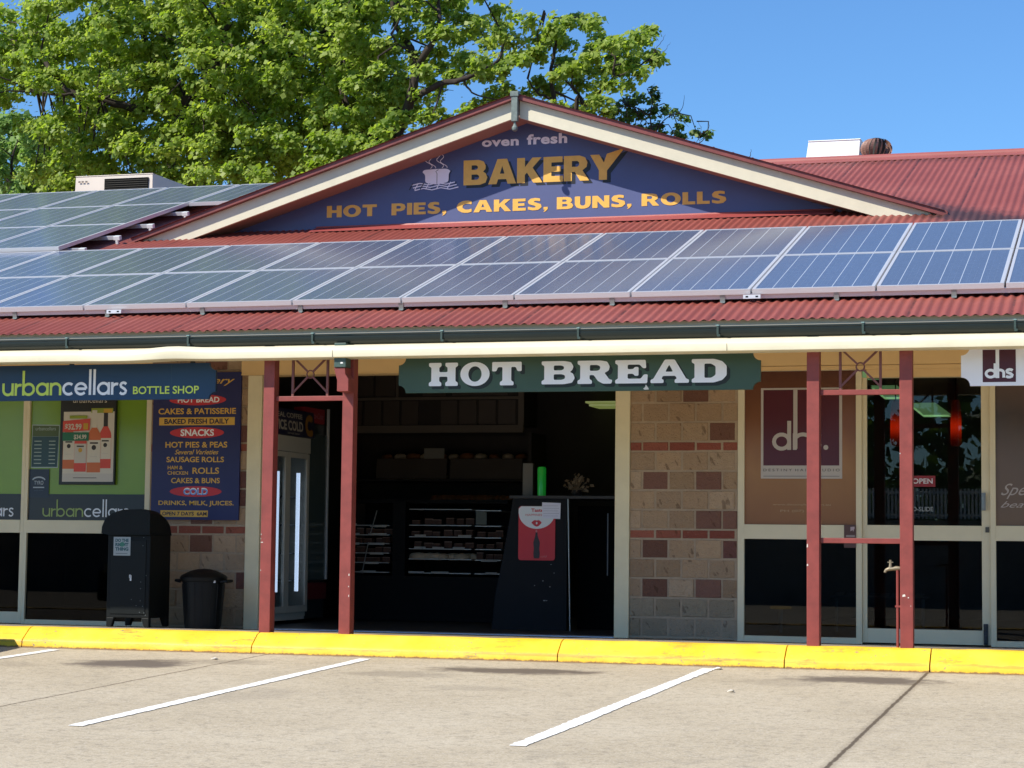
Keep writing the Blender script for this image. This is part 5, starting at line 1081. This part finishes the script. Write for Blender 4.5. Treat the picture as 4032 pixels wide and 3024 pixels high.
def tree(label, Y, polys, holes, spacing, layers, depth, crad, nleaf, size, lm, limbs, base_r, group=None, name='tree', twig=.3, extra=(), tw_r=.010, front=.9):
    """polys/holes outline the crown as the photo shows it (2212-wide pixels at distance Y); clumps spread through its depth"""
    P = []
    for poly in polys:
        us = [p[0] for p in poly]; vs_ = [p[1] for p in poly]
        for l in range(layers):
            dl = (l/(max(1, layers-1))-.5)*2*depth; sp = spacing
            v = min(vs_)+random.uniform(0, sp)
            while v < max(vs_):
                u = min(us)+random.uniform(0, sp)
                while u < max(us):
                    uu, vv = u+random.uniform(-.4, .4)*sp, v+random.uniform(-.4, .4)*sp
                    if inpoly(uu, vv, poly) and not any((uu-hx)**2/hr**2+(vv-hy)**2/hr2**2 < 1 for hx, hy, hr, hr2 in holes): P.append(at2(uu, vv, Y+dl+random.uniform(-.5, .5)*depth))
                    u += sp
                v += sp*.9
    C = np.array([tuple(p) for p in P]+[tuple(p) for p in extra])
    L = [[at2(u, v, Y+dy-front) for u, v, dy in lb[0]] for lb in limbs]
    foot = Vector((L[0][0].x, L[0][0].y, -.17))
    t = thing(name, label, 'tree', foot, group)
    mb = MB(); nodes = []
    for (pts, r0, r1), lp in zip(limbs, L):
        if (pts, r0, r1) == tuple(limbs[0]): lp = [foot, foot.lerp(lp[0], .5)+Vector((.1, 0, 0))]+lp
        # smooth the limb with small kinks
        Q = []
        for a, b in zip(lp, lp[1:]):
            pass
        for i in range(len(lp)-1):
            p0, p1, p2, p3 = lp[max(i-1, 0)], lp[i], lp[i+1], lp[min(i+2, len(lp)-1)]
            for k_ in range(5):
                q_ = k_/5; Q.append(.5*((2*p1)+(p2-p0)*q_+(2*p0-5*p1+4*p2-p3)*q_*q_+(3*p1-p0-3*p2+p3)*q_**3)+Vector((random.uniform(-1, 1), random.uniform(-1, 1), random.uniform(-1, 1)))*.012)
        Q.append(lp[-1]); n = len(Q); mb.tube(Q, [.68*(r0+(r1-r0)*(i/(n-1)))*random.uniform(.93, 1.08) for i in range(n)], 9); nodes += Q[max(0, n//3):]
    N = np.array([tuple(q) for q in nodes])
    for c in C:
        if random.random() > twig: continue
        d = ((N-c)**2).sum(1); j = int(d.argmin())
        if d[j] > 9: continue
        a = Vector(N[j]); b = Vector(c); m = a.lerp(b, .5)+Vector((random.uniform(-.15, .15), random.uniform(-.15, .15), random.uniform(-.05, .2)))
        mb.tube([a, m, b, b+(b-m)*.4], [tw_r*2.2, tw_r*1.4, tw_r, tw_r*.4], 5, cap=False)
    mb.build('trunk', M_BARK, t, smooth=True)
    Rr = rng.uniform(crad*.7, crad*1.3, len(C))
    leaves_mesh('crown', C, Rr, nleaf, size, lm, t); return t

# big liquidambar on the left: two stems, crown reaching well above the picture
polyA = [(-120, 60), (-60, 10), (20, 25), (60, 5), (60, -700), (840, -700), (850, -60), (800, 60), (830, 130), (880, 230), (830, 330), (700, 400), (560, 430), (130, 440), (40, 380), (110, 330), (60, 270), (-90, 240)]
holesA = [(40, 54, 34, 40), (148, 46, 32, 28), (92, 228, 46, 32), (10, 262, 30, 20), (330, -10, 28, 24), (665, -20, 25, 22), (425, 165, 26, 20)]
tree('huge bright green leafy tree behind the left half of the roof', 15.5, [[(u, max(v, -90)) for u, v in polyA]], holesA, 54, 5, 2.1, .43, 185, .085, ML_A,
     [([(372, 330, .6), (385, 270, .4), (398, 222, .2), (430, 190, 0), (462, 152, -.2), (500, 128, 0), (555, 104, .3), (600, 60, .4), (640, -20, .6), (690, -160, .8)], .20, .07),
      ([(385, 270, .4), (350, 200, .8), (320, 120, .8), (300, 20, .9), (280, -120, 1)], .15, .06), ([(398, 222, .2), (300, 235, -.3), (220, 215, -.6), (163, 204, -.8), (130, 180, -.8), (95, 130, -.6), (60, 90, -.4)], .12, .04), ([(163, 204, -.8), (120, 205, -1), (80, 198, -1)], .05, .02),
      ([(462, 152, -.2), (470, 110, -.3), (490, 60, -.3), (480, 0, 0), (470, -120, .4)], .10, .04), ([(555, 104, .3), (640, 90, .2), (720, 60, .2)], .08, .03)], .22,
     extra=[at2(random.uniform(40, 860), random.uniform(-720, -90), 15.5+random.uniform(-2, 2)) for _ in range(300)])
# second liquidambar, sparse at the top right with its limbs showing
polyB = [(700, 110), (800, -90), (1050, -90), (1040, 10), (1062, 70), (1100, 18), (1128, 40), (1146, 92), (1132, 140), (1105, 168), (1125, 200), (1080, 240), (1000, 262), (905, 320), (800, 380), (600, 420), (580, 330), (690, 240)]
holesB = [(830, 70, 22, 30), (905, 110, 18, 26), (1055, 30, 14, 18), (985, 225, 22, 12), (930, 245, 18, 12), (1112, 172, 20, 18), (960, 60, 14, 18), (1040, 120, 14, 12), (1000, 215, 26, 10), (860, 130, 12, 16)]
tree('green tree with dark exposed limbs rising directly behind the left gable slope', 14, [polyB], holesB, 50, 2, 1.1, .34, 165, .085, ML_A,
     [([(858, 330, .3), (872, 262, .2), (890, 200, 0), (897, 146, 0), (888, 110, 0), (872, 80, .2), (852, 42, .3), (845, -60, .5)], .17, .05), ([(897, 146, 0), (930, 100, -.2), (950, 60, -.2), (945, 0, 0), (955, -70, .2)], .09, .03),
      ([(888, 215, 0), (915, 200, -.2), (956, 180, -.3), (1000, 172, -.3), (1040, 150, -.3), (1077, 130, -.2), (1090, 80, 0)], .085, .03), ([(888, 110, 0), (862, 98, -.2), (845, 75, -.3)], .05, .02), ([(858, 330, .3), (780, 280, .5), (740, 200, .6), (730, 120, .6)], .12, .05), ([(1000, 172, -.3), (1020, 200, -.2), (1075, 215, 0)], .03, .012)], .18)
polyC = [(1128, 150), (1146, 95), (1165, 55), (1205, 42), (1250, 30), (1290, 36), (1318, 70), (1350, 78), (1385, 58), (1412, 62), (1424, 100), (1440, 138), (1418, 158), (1380, 165), (1345, 195), (1310, 225), (1320, 262), (1250, 262), (1200, 235), (1150, 225), (1118, 200)]
holesC = [(1128, 175, 22, 22), (1150, 75, 10, 20), (1225, 228, 16, 12), (1345, 120, 12, 10), (1180, 150, 12, 12), (1390, 120, 10, 8), (1290, 215, 14, 10)]
tree('round crowned green tree peeping over the right side of the gable apex', 16.5, [polyC], holesC, 44, 2, 1.0, .31, 165, .088, ML_A,
     [([(1245, 250, .2), (1265, 225, .2), (1297, 200, .1), (1325, 170, 0), (1360, 155, 0), (1400, 130, .1)], .075, .02), ([(1195, 260, .4), (1197, 215, .4), (1190, 160, .3), (1200, 100, .2), (1215, 60, .2)], .08, .02), ([(1197, 215, .4), (1160, 200, .2), (1140, 170, .1)], .04, .015), ([(1325, 170, 0), (1330, 120, 0), (1350, 92, 0)], .035, .012),
      ([(1215, 60, .2), (1190, 45, .2), (1172, 20, .2)], .012, .004), ([(1400, 130, .1), (1425, 95, .1), (1438, 75, .1)], .01, .003), ([(1412, 110, .1), (1432, 112, .1), (1448, 92, .1)], .008, .003)], .1)
polyD = [(1300, 262), (1335, 222), (1375, 212), (1408, 192), (1442, 214), (1448, 240), (1478, 258), (1482, 280), (1470, 320), (1380, 300)]
tree('darker small leaved tree showing just above the right gable slope', 19, [polyD, [(1500, 285), (1530, 272), (1548, 296), (1530, 318), (1510, 318)], [(1610, 326), (1622, 314), (1632, 326), (1622, 338)]], [(1400, 262, 14, 10), (1452, 262, 8, 8)], 30, 2, .6, .18, 40, .085, ML_D,
     [([(1420, 345, 0), (1410, 290, 0), (1405, 250, 0), (1410, 215, 0)], .04, .012), ([(1410, 290, 0), (1440, 255, 0), (1470, 240, 0), (1478, 205, 0)], .02, .003), ([(1420, 345, 0), (1500, 315, 0), (1528, 290, 0), (1532, 262, 0)], .02, .003), ([(1405, 250, 0), (1380, 235, 0), (1350, 225, 0)], .02, .006), ([(1420, 345, 0), (1600, 345, 0), (1622, 322, 0)], .02, .004), ([(1500, 315, 0), (1515, 285, 0), (1506, 262, 0)], .008, .003)], .05, tw_r=.006, twig=.7)
polyE = [(-110, 300), (-40, 262), (40, 248), (80, 252), (120, 285), (140, 340), (130, 430), (-110, 440)]
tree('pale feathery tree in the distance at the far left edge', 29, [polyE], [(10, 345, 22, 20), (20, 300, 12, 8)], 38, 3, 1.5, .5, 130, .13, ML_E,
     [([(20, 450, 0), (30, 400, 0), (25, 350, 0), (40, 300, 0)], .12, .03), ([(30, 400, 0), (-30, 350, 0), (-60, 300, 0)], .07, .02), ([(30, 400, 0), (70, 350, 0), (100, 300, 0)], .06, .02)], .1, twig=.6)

# ------------------------------------------------------------------ what stands across the car park (seen in the glass)
t0 = None
for i, (x, y, s) in enumerate(((-24, -72, 1.15), (-16, -75, 1.25), (-8, -70, 1.1), (-1, -76, 1.3), (6, -71, 1.0), (13, -74, 1.2), (20, -72, 1.1), (-33, -74, 1.2), (28, -76, 1.2))):
    if t0 is None:
        t0 = thing('shade_tree', '', 'tree', (0, 0, 0)); C = rng.normal(size=(130, 3))*np.array([2.3, 2.0, 2.0]); C[:, 2] = np.abs(C[:, 2])*1.5+.5
        lf = leaves_mesh('crown', C, rng.uniform(.6, 1.1, 130), 70, .36, ML_D, t0); mb = MB(); mb.tube([(0, 0, 0), (.1, 0, 1.5), (0, .1, 3), (.3, 0, 5)], [.28, .22, .17, .06], 9); tk = mb.build('trunk', M_BARK, t0, smooth=True); kids(t0, lf, tk); o = t0
    else: o = copy_tree(t0)
    o.location = (x, y, gzz(y)); o.rotation_euler = (0, 0, i*1.3); o.scale = (s, s, s*1.15); tag(o, 'dark shade tree in the row across the car park behind the camera', 'tree', 'shade trees across the car park')
t = thing('retaining_wall', 'long brick retaining wall across the car park behind the camera', 'wall', (0, -46.2, gzz(-46)))
mb = MB(); mb.box(-34, 34, -46.4, -46, gzz(-46)-.2, 1.55); mb.build('wall_face', mat('far_render', 'a49c92', .9, var=.35, vscale=3), t)
mb = MB(); mb.box(-34, 34, -46.45, -45.95, 1.552, 1.62); mb.build('coping', mat('far_coping', '8a8078', .85), t)
t = thing('picket_fence', 'white picket fence on the retaining wall across the car park behind the camera', 'fence', (-2, -46.2, 1.62))
mb = MB(); z = 1.62
for i in range(40): mb.box(-4.4+.115*i, -4.335+.115*i, -46.2, -46.17, z+.05, z+.98)
mb.build('pickets', M_WHITE, t); mb = MB(); mb.box(-4.45, .25, -46.24, -46.2, z+.12, z+.2); mb.box(-4.45, .25, -46.24, -46.2, z+.82, z+.9); mb.build('rails', M_WHITE, t)
# scraps on the concrete
for x, y, q, lab, cat, cc in ((-3.28, -3.05, .035, 'small pale paper scrap lying on the concrete near the left stain', 'paper scrap', 'd8d2c8'), (.62, -2.66, .04, 'white paint flake beside the kerb end of the right white line', 'paint flake', 'e0dcd4'), (1.02, -4.3, .03, 'small pale pebble on the concrete right of the white line', 'pebble', 'cfc8ba')):
    mb = MB(); z = gz(y)+.006; P = [(x+q*(1 if i % 2 else .6)*math.cos(i*1.05), y+q*.8*math.sin(i*1.05), z+.006*(i % 3)) for i in range(6)]; mb.add(P+[(p[0], p[1], p[2]-.004) for p in P], [list(range(6)), [11, 10, 9, 8, 7, 6]]+[[i, i+6, (i+1) % 6+6, (i+1) % 6] for i in range(6)])
    tag(mb.build(cat.replace(' ', '_'), mat('scrap_'+cc, cc, .8), None), lab, cat)
# parked car just outside the left edge, its bonnet throws the shadow on the kerb
cx0, cy0 = -6.60, -2.80
t = thing('parked_car', 'dark hatchback parked nose to the kerb beyond the left edge', 'car', (cx0, cy0-2, gz(-5)))
MCAR = mat('dark_blue_car_paint', '1c2733', .25); zg = gz(-4.2)
side = [(0, .28), (.02, .62), (.18, .74), (.95, .88), (1.55, 1.32), (1.9, 1.42), (3.1, 1.40), (3.75, 1.05), (3.85, .55), (3.8, .25)]
mb = MB(); V = []; F = []
for k, (ins, wf) in enumerate(((0, .83), (1, .86), (2, .86), (3, .83))):
    pass
n = len(side); Wd = .84
for sx in (-1, 1):
    for (d, z) in side: V.append((cx0+sx*(Wd-(.16 if z > 1.0 else .03 if z > .7 else 0)), cy0-d, zg+z))
mb.add(V, [list(range(n)), [n+i for i in range(n)][::-1]]+[[i, i+n, (i+1) % n+n, (i+1) % n] for i in range(n)]); mb.build('body', MCAR, t, bevel=.04)
mb = MB()
for sx in (-1, 1):
    x = cx0+sx*(Wd-.10); mb.add([(x, cy0-1.15, zg+.93), (x-sx*.06, cy0-1.7, zg+1.32), (x-sx*.06, cy0-3.0, zg+1.32), (x, cy0-3.4, zg+.98)], [[0, 1, 2, 3]])
mb.add([(cx0-.6, cy0-1.0, zg+.93), (cx0+.6, cy0-1.0, zg+.93), (cx0+.55, cy0-1.53, zg+1.325), (cx0-.55, cy0-1.53, zg+1.325)], [[0, 1, 2, 3]]); mb.build('window', mat('car_glass', '0c0f12', .05), t)
for sx in (-1, 1):
    for d in (.72, 3.15):
        mb = MB(); x = cx0+sx*.76; mb.tube([(x-.1, cy0-d, zg+.30), (x+.1, cy0-d, zg+.30)], .30, 20); wh = mb.build('wheel', mat('tyre_rubber', '141414', .8), t); mb = MB(); mb.tube([(x-.105, cy0-d, zg+.30), (x+.105, cy0-d, zg+.30)], .18, 16); mb.build('rim', M_ALU, wh)
    mb = MB(); mb.box(cx0+sx*.62-.14, cx0+sx*.62+.14, cy0-.10, cy0+.0, zg+.58, zg+.70); mb.build('headlight', mat('headlight_clear', 'c8ccd0', .1), t, bevel=.02)
